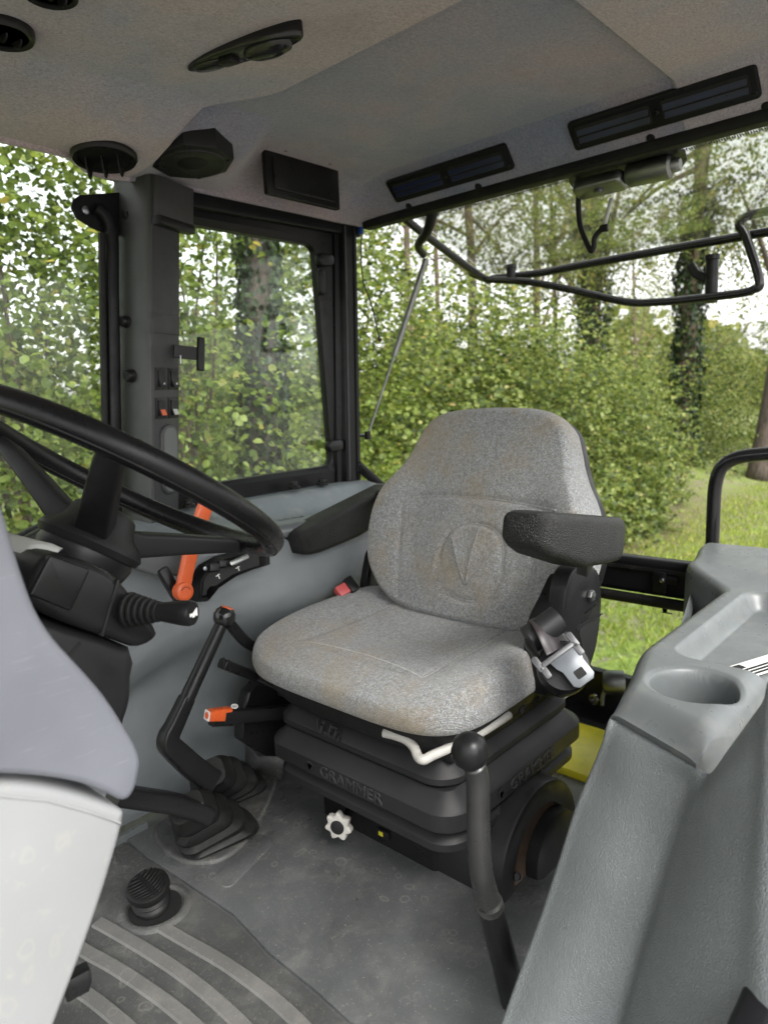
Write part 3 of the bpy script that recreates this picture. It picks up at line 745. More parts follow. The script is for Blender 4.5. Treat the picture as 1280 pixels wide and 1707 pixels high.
MB().box(.05, 1.75, .012, T(1.505, .70, .004)).build('sill_strip', M_rubber, rw, bevel=.003)
cb = at(1100, 965, x=1.598)
MB().prism(rrect(.030, .050, .003, 2), -.003, .006, frame(cb+Vector((0, 0, -.008)), (-1, 0, 0), (0, 1, 0)), bev=.0015).build('clamp', M_frame, rw)
MB().prism(rrect(.060, .018, .003, 2), -.003, .003, frame(cb+Vector((0, -.01, .0)), (-1, 0, 0), (0, 1, 0)), bev=.0015).build('clamp_plate', M_frame, rw)
MB().lathe([(.006, 0), (.006, .004), (.001, .006)], 8, frame(at(1104, 967, x=1.590), (-1, 0, 0))).build('bolt', M_chrome, rw)
# etched glass marks
for k in range(3):
    q = at(1112, 1008+7*k, x=1.6135); MB().box(.0005, .04-.008*k, .0032, T(q.x, q.y, q.z)).build('etched_mark', M_dark, rw)
q = at(1108, 1017, x=1.6135); MB().lathe([(.006, 0), (.006, .0005), (.0045, .0005), (.0045, 0)], 18, frame(q, (-1, 0, 0))).build('etched_mark', M_dark, rw)
# wiper pivot behind the lower panel
q = at(1018, 1140, x=1.575)
MB().lathe([(.030, -.02), (.030, .018), (.022, .030), (.001, .030)], 24, frame(q+Vector((0, -.012, .006)), (-.5, .85, 0))).build('wiper_drum', M_alu, rw)
MB().tube([q+Vector((-.012, .005, -.005)), q+Vector((-.014, .014, -.030)), q+Vector((-.014, .016, -.055))], .006, 10).build('wiper_link', M_alu, rw)
MB().lathe([(.014, -.004), (.014, .004), (.009, .004), (.009, -.004)], 20, frame(q+Vector((-.016, .036, -.045)), (-1, .3, 0))).build('link_eye', M_chrome, rw)
yb_ = tag(MB().prism([(1.275, .15), (1.49, .15), (1.49, 1.35), (1.275, 1.35)], -.045, .016, bev=.006).build('yellow_cross_beam', M_yellow), 'muddy yellow painted cross beam behind the seat base', 'beam')
# header seal of the rear opening
MB().sweep([(1.618, -.2, 1.332), (1.618, 1.5, 1.332)], rrect(.040, .026, .006, 3)).build('header_seal', M_rubber, rw, smooth=50)

# raised rear window
ow = thing('raised_rear_window', 'rear window swung up and outwards with tubular black frame and grab bar', 'window', (1.63, .8, 1.33))
X_, Yc = 2.10, 1.40
cor = at(810, 466, y=Yc); hin = Vector((1.630, Yc, 1.36))
zc = cor.z; X_ = cor.x
gl = [Vector((1.632, -.25, 1.362)), Vector((1.632, 1.385, 1.362)), Vector((X_, 1.385, zc+.012)), Vector((X_, -.25, zc+.012))]
MB().rings([gl, [p+Vector((0, 0, .005)) for p in gl]]).build('pane', M_glassr, ow, smooth=0)
fr_ = [(1.632, 1.385, 1.345), (1.75, 1.395, 1.345-(1.345-zc)*.25), (X_-.03, 1.395, zc+.006), (X_, 1.36, zc), (X_+.02, 1.2, zc-.004), (X_+.02, 1.08, zc-.002), (X_+.012, .7, zc), (X_+.01, .3, zc), (X_+.01, -.25, zc)]
MB().tube(smooth_path(fr_, 6), .0125, 12).build('edge_tube', M_blackg, ow, smooth=180)
hb = [(785, 455), (813, 465), (850, 467), (892, 471), (954, 483), (1044, 503), (1100, 503), (1156, 498), (1230, 489), (1256, 482), (1266, 468), (1243, 393), (1232, 374), (1246, 360), (1300, 347), (1400, 325)]
hpts = [at(u, v, x=X_-.02+.0*i) for i, (u, v) in enumerate(hb)]
MB().tube(smooth_path(hpts, 5), .0115, 12).build('grab_bar', M_blackg, ow, smooth=180)
q = at(852, 462, x=X_); MB().lathe([(.016, -.02), (.016, .028), (.019, .030), (.019, .040), (.001, .042)], 16, T(q.x, q.y, q.z)).build('clamp_post', M_black, ow)
q = at(1186, 470, x=X_); MB().lathe([(.017, -.055), (.017, .058), (.020, .060), (.020, .072), (.001, .074)], 18, T(q.x, q.y, q.z)).build('clamp_post', M_black, ow)
MB().sweep([at(1150, 440, x=X_), at(1160, 456, x=X_), at(1182, 466, x=X_)], rrect(.010, .024, .003, 2)).build('latch_hook', M_black, ow, bevel=.002)
# hinge arm bolted to the roof edge
ha = [at(722, 350, x=1.64), at(712, 385, x=1.66), at(697, 408, x=1.70), at(706, 425, x=1.76)]
MB().tube(smooth_path(ha, 5), lambda t: .016-.006*t, 12).build('hinge_arm', M_black, ow, smooth=180)
MB().box(.03, .05, .010, T(ha[0].x, ha[0].y, ha[0].z+.004)).build('hinge_plate', M_black, ow, bevel=.002)
# dotted dark border at the hinge side of the glass
def frit_mat():
    m = bpy.data.materials.new('dotted_print'); m.use_nodes = True; nt = m.node_tree; nt.nodes.clear(); out = nt.nodes.new('ShaderNodeOutputMaterial')
    tr = nt.nodes.new('ShaderNodeBsdfTransparent'); df = nt.nodes.new('ShaderNodeBsdfDiffuse'); df.inputs[0].default_value = (.05, .05, .05, 1); mx = nt.nodes.new('ShaderNodeMixShader')
    v = _n(nt, 'ShaderNodeTexVoronoi', Scale=190.0, Randomness=.15); nt.links.new(_coord(nt), v.inputs['Vector'])
    nt.links.new(_ramp(nt, v.outputs['Distance'], [(.30, (1, 1, 1)), (.42, (.12, .12, .12))]), mx.inputs[0]); nt.links.new(tr.outputs[0], mx.inputs[1]); nt.links.new(df.outputs[0], mx.inputs[2]); nt.links.new(mx.outputs[0], out.inputs['Surface']); return m
fa = (1.362-zc-.012)/(X_-1.632)
fq = [Vector((1.634, -.24, 1.360)), Vector((1.634, 1.37, 1.360)), Vector((1.715, 1.37, 1.360-.081*fa)), Vector((1.715, -.24, 1.360-.081*fa))]
MB().rings([fq, [p-Vector((0, 0, .0008)) for p in fq]]).build('dotted_border', frit_mat(), ow, smooth=0)

# gas strut
gs_a, gs_b = at(613, 726, x=1.615), at(710, 432, x=1.765)
gs = thing('gas_strut', 'thin grey gas strut propping the raised rear window', 'gas strut', gs_a)
m_ = gs_a.lerp(gs_b, .46)
MB().tube([gs_a, m_], .0042, 10).build('rod', M_alu, gs)
MB().tube([m_, m_.lerp(gs_b, .02), gs_b.lerp(m_, .02), gs_b], .0095, 14).build('cylinder', M_alu, gs)
MB().tube([gs_a+Vector((0, 0, -.012)), gs_a+Vector((0, 0, .014))], .010, 12).build('end_joint', M_black, gs)
MB().tube([at(597, 726, x=1.607), gs_a], .006, 10).build('ball_stud', M_steel, gs)
# bare wire with a bead beside the strut
wp = [at(u, v, x=1.63) for u, v in ((603, 380), (602, 430), (606, 470), (620, 510), (628, 545), (633, 566))]
wr = thing('hanging_wire', 'thin black wire with a small brown bead hanging by the corner post', 'wire', wp[-1])
MB().tube(smooth_path(wp, 6), .0022, 8).build('strand', M_black, wr)
MB().lathe([(.001, -.007), (.006, -.004), (.007, 0), (.006, .004), (.001, .007)], 12, T(*wp[-1])).build('bead', M_rust, wr, smooth=180)

# wiper motor on the raised window
wc = at(1045, 285, x=1.69)
wm = thing('wiper_motor', 'grey wiper motor on a black plate under the raised rear glass', 'wiper motor', wc)
pl_px = [(946, 290), (955, 283), (1030, 264), (1085, 250), (1120, 247), (1142, 254), (1146, 268), (1138, 280), (1040, 318), (985, 330), (960, 322), (948, 306)]
plp = [at(u, v, z=1.322) for u, v in pl_px]
MB().rings([[p+Vector((0, 0, .008)) for p in plp], [p+Vector((0, 0, .002)) for p in plp]]).build('mounting_plate', M_black, wm, bevel=.002)
ma, mbb = at(1030, 296, x=1.68), at(1126, 274, x=1.68)
dr = (mbb-ma).normalized()
MB().lathe([(.020, -.005), (.027, .004), (.028, .080), (.026, .094), (.017, .099), (.015, .112), (.011, .116), (.001, .116)], 26, frame(mbb-dr*.105, dr)).build('motor_can', M_alu, wm, smooth=45)
gb = at(1000, 307, x=1.68)
MB().prism(rrect(.125, .055, .016, 4), -.014, .016, frame(gb, (-.3, 0, -1), dr), bev=.006).build('gearbox', M_alu, wm, smooth=50)
MB().lathe([(.012, 0), (.012, .008), (.004, .010), (.001, .010)], 12, frame(gb+Vector((-.006, 0, -.016)), (-.3, 0, -1))).build('gearbox_bolt', M_steel, wm)
cp = [at(u, v, x=1.72) for u, v in ((974, 264), (968, 295), (964, 335), (967, 375), (977, 402), (985, 418), (990, 410), (991, 396), (1000, 384), (1008, 376))]
MB().tube(smooth_path(cp, 6), .0068, 10).build('corrugated_cable', M_rubber, wm, smooth=180)
cp = [at(u, v, x=1.72) for u, v in ((1006, 380), (1012, 358), (1019, 330))]
MB().tube(cp, .005, 10).build('plug_lead', M_lightgrey, wm, smooth=180)
q = at(1007, 380, x=1.72); MB().box(.012, .022, .018, T(*q)).build('plug', M_black, wm, bevel=.003)

# outside grab rail behind the fender
hr = [at(1186, 960, x=1.72), at(1187, 905, x=1.72), at(1191, 810, x=1.72), at(1200, 778, x=1.72), at(1228, 761, x=1.72), at(1280, 756, x=1.72), at(1400, 748, x=1.72)]
tag(MB().tube(smooth_path(round_corners(hr, .03, 3), 3), .0155, 14).build('grab_rail', M_blackg, smooth=180), 'gloss black tubular grab rail outside behind the left console', 'grab rail')
# ================================================================== right-hand console
XS = np.array([.36, .50, .62, .70, .78, .86, .94, 1.02, 1.12, 1.25, 1.40, 1.56])
YL = np.array([1.33, 1.31, 1.285, 1.265, 1.235, 1.195, 1.165, 1.150, 1.150, 1.165, 1.19, 1.21])
ZL = np.array([.520, .528, .536, .542, .547, .550, .552, .553, .554, .555, .556, .556])
ZR = np.array([.26, .29, .33, .365, .392, .410, .420, .428, .434, .438, .44, .44])
def ci(x, A):
    # smooth interpolation of the tables
    i = int(np.clip(np.searchsorted(XS, x)-1, 0, len(XS)-2)); t = (x-XS[i])/(XS[i+1]-XS[i])
    a, b, c, d = A[max(i-1, 0)], A[i], A[i+1], A[min(i+2, len(XS)-1)]
    return float(.5*((2*b)+(c-a)*t+(2*a-5*b+4*c-d)*t*t+(3*b-a-3*c+d)*t**3))
def tray_depth(x, y):
    # bowl moulded into the shelf
    fx = float(sstep(.93, 1.04, x)*(1-sstep(1.44, 1.54, x))); fy = float(sstep(1.205, 1.275, y)*(1-sstep(1.43, 1.50, y)))
    return .040*fx*fy + .012*float(sstep(1.12, 1.22, x)*(1-sstep(1.44, 1.52, x))*sstep(1.24, 1.30, y)*(1-sstep(1.40, 1.46, y)))
sc = thing('side_console', 'long grey moulded console beside the seat under the side window', 'console', (1.0, 1.3, 0))
xsn = np.linspace(.36, 1.56, 90); top = []; lip = []; face = []
for x in xsn:
    yl, zl, zr = ci(x, YL), ci(x, ZL), ci(x, ZR)
    top.append([(x, y, zl+.004+.010*float(sstep(1.44, 1.52, y))-tray_depth(x, y)) for y in np.linspace(1.545, yl+.016, 40)])
    lp = []
    for k in range(9):
        a = R(90+180*k/8); lp.append((x, yl+.016+.018*math.cos(a), zl-.0115+.0155*math.sin(a)))
    lip.append(lp)
    fc = []
    prof = [(yl+.012, zl-.027), (yl+.006, zl-.032), (yl+.0045, zl-.045), (yl+.002, zl-.07), (yl-.004, zr+.035), (yl-.014, zr+.010), (yl-.019, zr-.018), (yl-.014, zr-.048), (yl+.004, zr-.085)]
    yb_, zb_ = (yl+.028)*.55+1.262*.45, max(zr-.18, .12)
    prof += [(yb_-.012, zb_+.03), (1.250, max(zb_-.10, .05)), (1.250, .01)]
    pp = smooth_path([(x, a, b) for a, b in prof], 5)
    face.append(pp)
MB().grid(top).build('shelf', M_tray, sc, smooth=180)
MB().grid(lip).build('rounded_edge', M_deck, sc, smooth=180)
MB().grid(face).build('side_wall', M_grey, sc, smooth=60)
# front end of the console and the kick panel in front of the hump
MB().grid([[(.36, 1.55, .54), (.36, 1.34, .52)], [(.36, 1.55, .0), (.36, 1.25, .0)]]).build('front_end', M_grey, sc, solid=.004)
kp = [at(u, v, y=1.215) for u, v in ((150, 1425), (247, 1372), (247, 1432), (190, 1468), (150, 1490))]
MB().rings([[p for p in kp], [p+Vector((0, .012, 0)) for p in kp]]).build('kick_panel', M_deck, sc, bevel=.002)
# black plugs on the back edge
for (u, v) in ((314, 838), (490, 808), (537, 802)):
    q = at(u, v, y=1.505)
    MB().lathe([(.017, -.012), (.017, -.004), (.012, -.001), (.0115, .006), (.009, .008), (.001, .008)], 18, T(q.x, q.y, q.z)).build('plug', M_black, sc)
# finned slots in the shelf
for k in range(3):
    q = at(470+13*k, 866-2*k, z=.5575); MB().box(.020, .012, .0012, T(q.x, q.y, q.z) @ RZ(-8)).build('slot', M_deck, sc, bevel=.0005)
    MB().box(.0015, .016, .0014, T(q.x+.012, q.y, q.z) @ RZ(-8)).build('slot_line', M_dark, sc)
# front shoulder moulding next to the lever
sh = [at(u, v, y=1.215) for u, v in ((205, 925), (240, 918), (300, 905), (330, 915), (322, 945), (300, 962), (255, 960), (215, 945))]
MB().rings([[p+Vector((0, .06, .006)) for p in sh], [p+Vector((0, .006, 0)) for p in sh], [p*.85+sum(sh, Vector())/len(sh)*.15 for p in sh]]).build('shoulder', M_deck, sc, bevel=.004, smooth=60)

# black lever gate let into the console
YG = 1.158
gate = thing('lever_gate', 'black lever gate with white range marks let into the console', 'control panel', at(390, 950, y=YG))
go = [at(u, v, y=1.205) if u < 350 else at(u, v, y=YG+.02*(445-u)/100) for u, v in ((326, 1003), (330, 968), (345, 945), (372, 930), (410, 920), (446, 913), (447, 940), (420, 948), (390, 960), (360, 980), (342, 1002))]
gc = sum(go, Vector())/len(go)
MB().rings([[p+Vector((0, .03, 0)) for p in go], [p+Vector((0, -.006, 0)) for p in go], [p*.94+gc*.06+Vector((0, -.009, 0)) for p in go], [p*.86+gc*.14+Vector((0, -.006, 0)) for p in go], [p*.80+gc*.20+Vector((0, .004, 0)) for p in go]]).build('bezel', M_black, gate, smooth=40)
for (u, v, w, h) in ((357, 946, .022, .018), (372, 940, .020, .016)):
    q = at(u, v, y=1.17); MB().prism(rrect(w, h, .004), -.02, .006, frame(q, (-.2, -1, .25), (1, 0, -.2)), bev=.003).build('slider', M_black, gate)
q = at(398, 934, y=1.155); MB().prism(rrect(.045, .012, .004), -.01, .006, frame(q, (-.2, -1, .4), (1, 0, .16)), bev=.003).build('slider', M_alu, gate)
for (u, v) in ((341, 948), (420, 921)):
    q = at(u, v, y=1.152); MB().lathe([(.004, 0), (.004, .003), (.001, .0035)], 10, frame(q, (0, -1, .2))).build('screw', M_steel, gate)
for (u, v, r) in ((363, 959, 20), (396, 946, 15)):
    q = at(u, v, y=1.151)
    MB().box(.009, .0012, .0018, T(*q) @ RY(-r)).build('range_mark', M_whitem, gate)
    MB().box(.0018, .0012, .010, T(q.x+.002, q.y, q.z-.003) @ RY(-r)).build('range_mark', M_whitem, gate)

# orange hand throttle
ot = thing('orange_hand_lever', 'tall orange plastic hand lever standing at the console behind the wheel', 'lever', at(305, 995, y=1.175))
pth = [at(u, v, y=1.165) for u, v in ((303, 990), (307, 970), (312, 945), (322, 905), (334, 868), (345, 836))]
MB().sweep(smooth_path(pth, 5), lambda t: rrect(.030+.004*abs(t-.35), .013, .005, 3), up=(0, 1, 0)).build('blade', M_orange, ot, smooth=50)
q = at(306, 986, y=1.158)
MB().lathe([(.0175, .012), (.0185, 0), (.0172, -.007), (.013, -.009), (.0125, -.0075), (.001, -.0075)], 28, frame(q, (0, 1, -.08))).build('pivot_boss', M_orange, ot, smooth=40)
MB().lathe([(.010, 0), (.010, .0008), (.0088, .0008), (.0088, 0)], 20, frame(q+Vector((0, -.0078, 0)), (0, -1, .08)), a0=20, a1=150).build('moulded_mark', M_rust, ot)
q2 = at(287, 975, y=1.20); MB().prism(rrect(.020, .075, .004), -.02, .004, frame(q2, (-.2, -1, .2), (1, 0, .35)), bev=.002).build('slot_plate', M_black, ot)

# ================================================================== driver's seat
SY = .835
seat = thing('driver_seat', 'grey fabric suspension driver seat with black armrests and bellows', 'seat', (1.0, SY, 0))
# --- cushion
def super_outline(x0, x1, hw, n=112, pf=.26, pr=.22):
    """rounded footprint seen from above"""
    out = []; cx_ = (x0+x1)/2; hx = (x1-x0)/2
    for k in range(n):
        a = 2*math.pi*k/n; c_, s_ = math.cos(a), math.sin(a)
        p_ = pf if c_ < 0 else pr
        out.append((cx_+hx*math.copysign(abs(c_)**(p_*1.6), c_), hw*math.copysign(abs(s_)**(p_*1.7), s_)))
    return out
CX0, CX1, CHW = .738, 1.165, .264
base_o = super_outline(CX0, CX1, CHW)
def cush_top(x, y):
    """height of the cushion's upper face"""
    fx = (x-CX0)/(CX1-CX0); ay = abs(y)/CHW
    z = .372 + .012*fx
    z -= .020*float(sstep(.20, 0.0, fx))**1.5
    z += .016*float(sstep(.55, .92, ay))*float(sstep(.08, .45, fx))
    z -= .013*math.exp(-((fx-.52)/.26)**2-(ay/.55)**4)
    # stitched panel edge
    e = abs(max(abs(y)/.148, abs(fx-.60)/.40) - 1.0)
    z -= .0045*math.exp(-(e/.035)**2) * float(sstep(.0, .12, fx))
    return z
rr = []
cxm = (CX0+CX1)/2
def cring(s, z=None, dz=0, f=None):
    r_ = []
    for (x, y) in base_o:
        X = cxm+(x-cxm)*s; Y = y*s
        fx = (X-CX0)/(CX1-CX0)
        if z is not None: zz = z + .010*fx
        else: zz = cush_top(X, Y)+dz
        r_.append((X, SY+Y, zz))
    return r_
rr.append(cring(.90, .312)); rr.append(cring(.955, .309)); rr.append(cring(.985, .314)); rr.append(cring(1.0, .325)); rr.append(cring(1.004, .336))
for s, k in ((.999, .34), (.991, .66), (.978, .87), (.960, .97)):
    lo = cring(1.0, .338); hi = cring(s)
    rr.append([(h[0], h[1], l[2]*(1-k)+h[2]*k) for h, l in zip(hi, lo)])
for s in np.linspace(.935, .02, 48): rr.append(cring(s))
MB().rings(rr).build('cushion', M_seat, seat, smooth=180)
# --- backrest
BX, BZ, LEAN = 1.112, .375, R(18)
BM = Matrix.Translation((BX, SY-.030, BZ)) @ Matrix.Rotation(LEAN, 4, 'Y')     # local: x back, y right, z up
half = [(0, -.015), (.10, -.013), (.165, -.004), (.205, .018), (.236, .062), (.253, .118), (.256, .172), (.249, .215), (.232, .255), (.212, .288), (.196, .322), (.184, .356), (.168, .392), (.138, .416), (.088, .428), (0, .432)]
pr_ = smooth_path([(a, b, 0) for a, b in half], 5)
ol = [(p.x, p.y) for p in pr_] + [(-p.x, p.y) for p in reversed(pr_[1:-1])]
EMc = BM.inverted() @ at(788, 938, x=1.105)
def relief(y, z):
    d = 0.0
    # embossed oval badge with rays
    ey, ez = (y-EMc.y)/.072, (z-EMc.z)/.076
    r_ = (abs(ey)**2.6+abs(ez)**2.6)**(1/2.6)
    d += .0042*math.exp(-((r_-1)/.07)**2)
    if r_ < .93:
        for ang in (62, 96, 128):
            a = R(ang); t = ey*math.cos(a)+(ez+.65)*math.sin(a); pdist = abs(-ey*math.sin(a)+(ez+.65)*math.cos(a))
            if t > 0: d -= .0030*math.exp(-(pdist/(.06+.10*t))**2)*min(1, t*2)
    # crease under the shoulder pad and beside the wings
    zc_ = .238-.025*(abs(y)/.25)**2
    d += .0050*math.exp(-((z-zc_)/.006)**2)*float(1-sstep(.16, .215, abs(y)))
    if z < zc_: d += .0035*math.exp(-((abs(y)-.148-.02*(z/.2))/.006)**2)
    return d
def back_front(y, z):
    """how far the front face stands forward of the mid plane"""
    f = .046
    f += .026*float(sstep(.12, .225, abs(y)))*float(sstep(-.02, .10, z)*(1-sstep(.22, .34, z)))
    f += .014*math.exp(-((z-.12)/.09)**2)*math.exp(-(y/.13)**2)
    f -= .012*float(sstep(.24, .40, z))
    return f-relief(y, z)
cyz = (0, .20)
def bring(s, x=None, k=1.0):
    r_ = []
    for (y, z) in ol:
        Y, Z = y*s, cyz[1]+(z-cyz[1])*s
        X = x if x is not None else -back_front(Y, Z)*k
        r_.append(BM @ Vector((X, Y, Z)))
    return r_
rr = [bring(.86, .050), bring(.95, .046), bring(.985, .034), bring(1.0, .012), bring(1.0, -.008), bring(.995, None, .50), bring(.982, None, .76), bring(.962, None, .92)]
for s in np.linspace(.94, .01, 80): rr.append(bring(s))
MB().rings(rr).build('backrest', M_seat, seat, smooth=180)
rr = [bring(.90, .078), bring(.965, .070), bring(.99, .052), bring(.975, .040)]
MB().rings(rr).build('back_shell', M_black, seat, smooth=50)
# seams lying in the creases of the upholstery
def back_pt(y, z): return BM @ Vector((-back_front(y, z)-.0002, y, z))
def seam(pts, r_, m): MB().tube(pts, r_, 6).build('seam', m, seat, smooth=180)
seam([back_pt(y, .238-.025*(abs(y)/.25)**2) for y in np.linspace(-.20, .16, 40)], .0016, M_seam)
for s_ in (-1,): seam([back_pt(s_*(.148+.10*z), z) for z in np.linspace(.0, .185, 24)], .0012, M_seam)
seam([back_pt(EMc.y+.072*math.copysign(abs(math.cos(a))**.77, math.cos(a)), EMc.z+.076*math.copysign(abs(math.sin(a))**.77, math.sin(a))) for a in np.linspace(0, 2*math.pi, 60)], .0015, M_seat)
for a0_, l_ in ((62, .105), (96, .125), (128, .09)):
    a = R(a0_); seam([back_pt(EMc.y+.072*t*math.cos(a), EMc.z-.049+.076*t*math.sin(a)) for t in np.linspace(.05, l_/.076, 14)], .0016, M_seat)
def ctop(x, y): return Vector((x, SY+y, cush_top(x, y)-.0002))
cl_ = CX1-CX0
seam([ctop(CX0+cl_*.20+.02*math.cos(y/.148*1.5), y) for y in np.linspace(-.148, .148, 30)], .0014, M_seam2)
for s_ in (-1, 1): seam([ctop(x, s_*.148) for x in np.linspace(CX0+cl_*.205, CX1-.05, 26)], .0014, M_seam2)
# --- cushion pan
pan = super_outline(.765, 1.16, .235)
MB().rings([[(x, SY+y, .316) for x, y in pan], [(x, SY+y, .284) for x, y in pan], [(.96+(x-.96)*.94, SY+y*.94, .264) for x, y in pan]]).build('cushion_pan', M_blackm, seat, smooth=50)
for k in range(3):
    MB().box(.014, .004, .010, T(.985+.05*k, SY-.2345, .279)).build('pan_slot', M_dark, seat)
MB().box(.36, .040, .016, T(.99, SY-.195, .256)).build('slide_rail', M_black, seat, bevel=.003)
MB().box(.36, .040, .016, T(.99, SY+.195, .256)).build('slide_rail', M_black, seat, bevel=.003)
MB().box(.05, .030, .020, T(1.13, SY-.238, .268)).build('rail_end', M_lightgrey, seat, bevel=.004)
# --- suspension covers: three stacked trays
def tray(x0, x1, y0, y1, prof, name, r=.05, m=M_bellow):
    w, d = x1-x0, y1-y0; cx_, cy_ = (x0+x1)/2, (y0+y1)/2; rr = []
    for ins_, z in prof:
        rr.append([(cx_+a, cy_+b, z) for a, b in rrect(w-2*ins_, d-2*ins_, max(r-ins_, .006), 8)])
    return MB().rings(rr).build(name, m, seat, smooth=24)
tray(.785, 1.20, .612, 1.036, [(.030, .208), (.005, .209), (.000, .214), (.000, .224), (.003, .228), (.030, .250), (.06, .252)], 'upper_cover')
mid_t = tray(.762, 1.21, .588, 1.040, [(.030, .148), (.006, .149), (.000, .154), (.000, .182), (.003, .187), (.030, .206), (.040, .2068), (.08, .2068)], 'middle_cover')
tray(.772, 1.20, .598, 1.030, [(.060, .096), (.014, .104), (.000, .112), (.000, .124), (.006, .130), (.030, .146), (.08, .1465)], 'lower_cover')
tray(.850, 1.16, .690, .985, [(0, -.002), (0, .10)], 'base_box', .015, M_black)
MB().box(.11, .19, .006, T(.925, .675, .006)).build('foot_plate', M_black, seat, bevel=.002)
for (x_, y_) in ((.895, .625), (1.12, .64)):
    MB().lathe([(.011, .008), (.011, .011), (.0085, .011), (.0085, .018), (.006, .020), (.001, .020)], 6, T(x_, y_, 0)).build('bolt', M_steel, seat)
# mould seam lines on the covers
for (y_, x0, zs) in ((1.000, .7615, (.155, .182)), (1.000, .7850, (.217, .226))):
    MB().box(.0012, .0016, zs[1]-zs[0], T(x0-.0002, y_, sum(zs)/2)).build('mould_line', M_dark, seat)
# raised lettering
FT = Matrix(((0, 0, -1, .7615), (-1, 0, 0, .805), (0, 1, 0, .168), (0, 0, 0, 1)))
text_part('lettering', 'GRAMMER', .029, .0016, FT, M_pillarB, seat, .0, 1.12)
FT2 = Matrix(((1, 0, 0, 1.00), (0, 0, -1, .5875), (0, 1, 0, .168), (0, 0, 0, 1)))
text_part('lettering', 'GRAMMER', .029, .0016, FT2, M_pillarB, seat, .0, 1.12)
for F in (frame((.7612, .905, .166), (-1, 0, 0), (0, -1, 0)), frame((.895, .5872, .166), (0, -1, 0), (1, 0, 0))):
    for k in range(5):
        MB().prism(circ(.0035, 10, 1, 2.6), 0, .0014, F @ RZ(-50+25*k) @ T(0, .004, 0), bev=.0006).build('shell_emblem', M_bellow, seat)
FU = frame((.789, .880, .2345), (-.86, 0, .5), (0, -1, 0))
for (x, y, w, h, a) in ((-.030, .002, .005, .018, 20), (-.018, -.004, .008, .014, 0), (-.018, .009, .006, .006, 0), (-.002, -.006, .018, .004, 0), (.002, .004, .004, .016, 0), (.012, .008, .016, .004, 0), (.018, -.002, .004, .014, 0), (.027, -.008, .010, .003, 0), (.027, -.008, .003, .010, 0)):
    MB().box(w, h, .0024, FU @ T(x, y, .0012) @ RZ(a)).build('weight_symbol', M_bellow, seat, bevel=.0006)
# white height handle
hp_ = [(640, 1222, .286), (658, 1226, .286), (678, 1234, .284), (690, 1246, .279), (697, 1262, .273), (706, 1267, .273), (720, 1260, .275), (745, 1249, .278), (790, 1228, .282), (848, 1192, .286)]
hpt = [at(u, v, z=z_) for u, v, z_ in hp_]
off = Vector((-.012, -.012, 0))
MB().tube(smooth_path([p for p in hpt], 5), .0078, 12).build('height_handle', M_white, seat, smooth=180)
MB().lathe([(.007, -.006), (.007, .006), (.001, .007)], 12, frame(at(832, 1202, z=.263), (0, -1, .2))).build('handle_clip', M_black, seat)
# white star knob
q = at(566, 1375, x=.785); KF = frame(q, (-.92, -.38, .05), (0, 0, 1))
so = [((.0232+.0032*math.cos(7*a))*math.cos(a), (.0232+.0032*math.cos(7*a))*math.sin(a)) for a in np.linspace(0, 2*math.pi, 85)[:-1]]
kn = MB().prism(so, -.006, .010, KF, bev=.003).build('star_knob', M_white, seat, smooth=50)
MB().lathe([(.013, .009), (.013, .0115), (.009, .013), (.001, .0132)], 24, KF).build('knob_cap', M_blackm, kn, smooth=50)
MB().tube([q+Vector((.005, .002, 0)), q+Vector((.085, .03, 0))], .009, 14).build('knob_shaft', M_black, seat)
q = at(640, 1390, x=.848); MB().prism(rrect(.030, .016, .003), -.01, .004, frame(q, (-1, 0, 0), (0, -1, 0)), bev=.001).build('gauge_window', M_black, seat)
MB().box(.002, .010, .008, T(q.x-.004, q.y+.004, q.z)).build('gauge_pointer', M_yellow, seat)
# --- armrests
def armrest(M, L, w, h, name='armrest', tp=1.0):
    rr = []
    for (x, sw, z0, z1) in ((-L/2, .62, .020, h*.80), (-L/2+.006, .82, .010, h*.92), (-L/2+.020, .96, .004, h), (-L/2+.06, 1.0, 0, h), (0, 1.0, -.004, h), (L/2-.10, 1.0, .004*tp, h), (L/2-.04, .99, .018*tp, h), (L/2-.016, .94, .030*tp, h*.985), (L/2-.004, .84, .040*tp, h*.94), (L/2, .62, .046*tp, h*.88)):
        hh = (z1-z0)/2; zc_ = (z1+z0)/2
        rr.append([(x, a*sw, zc_+b) for a, b in rrect(w, 2*hh, min(.014, hh*.6), 5)])
    return MB().rings(rr, M=M).build(name, M_armrest, seat, smooth=60)
# left armrest: near face y = .45, tilted up at the front (local +x points forward)
fr_t, re_t = at(908, 853, y=.45), at(1052, 864, y=.45)
d_ = (fr_t-re_t); L_ = d_.length; d_.normalize()
MA = frame((fr_t+re_t)/2 + Vector((0, .034, 0)), Vector((0, 0, 1))-d_*d_.z, d_) @ T(0, 0, -.074)
armrest(MA, L_+.004, .068, .074, tp=.7)
fr_t, re_t = at(503, 893, y=1.115), at(640, 822, y=1.115)
d_ = (fr_t-re_t); d_.normalize(); re_t = re_t-d_*.06; L_ = (fr_t-re_t).length
MA2 = frame((fr_t+re_t)/2 + Vector((0, .034, 0)), Vector((0, 0, 1))-d_*d_.z, d_) @ T(0, 0, -.066)
armrest(MA2, L_, .078, .072, tp=.45)
MB().box(.05, .05, .03, T(1.22, 1.10, .590)).build('armrest_joint', M_black, seat, bevel=.008, seg=3)
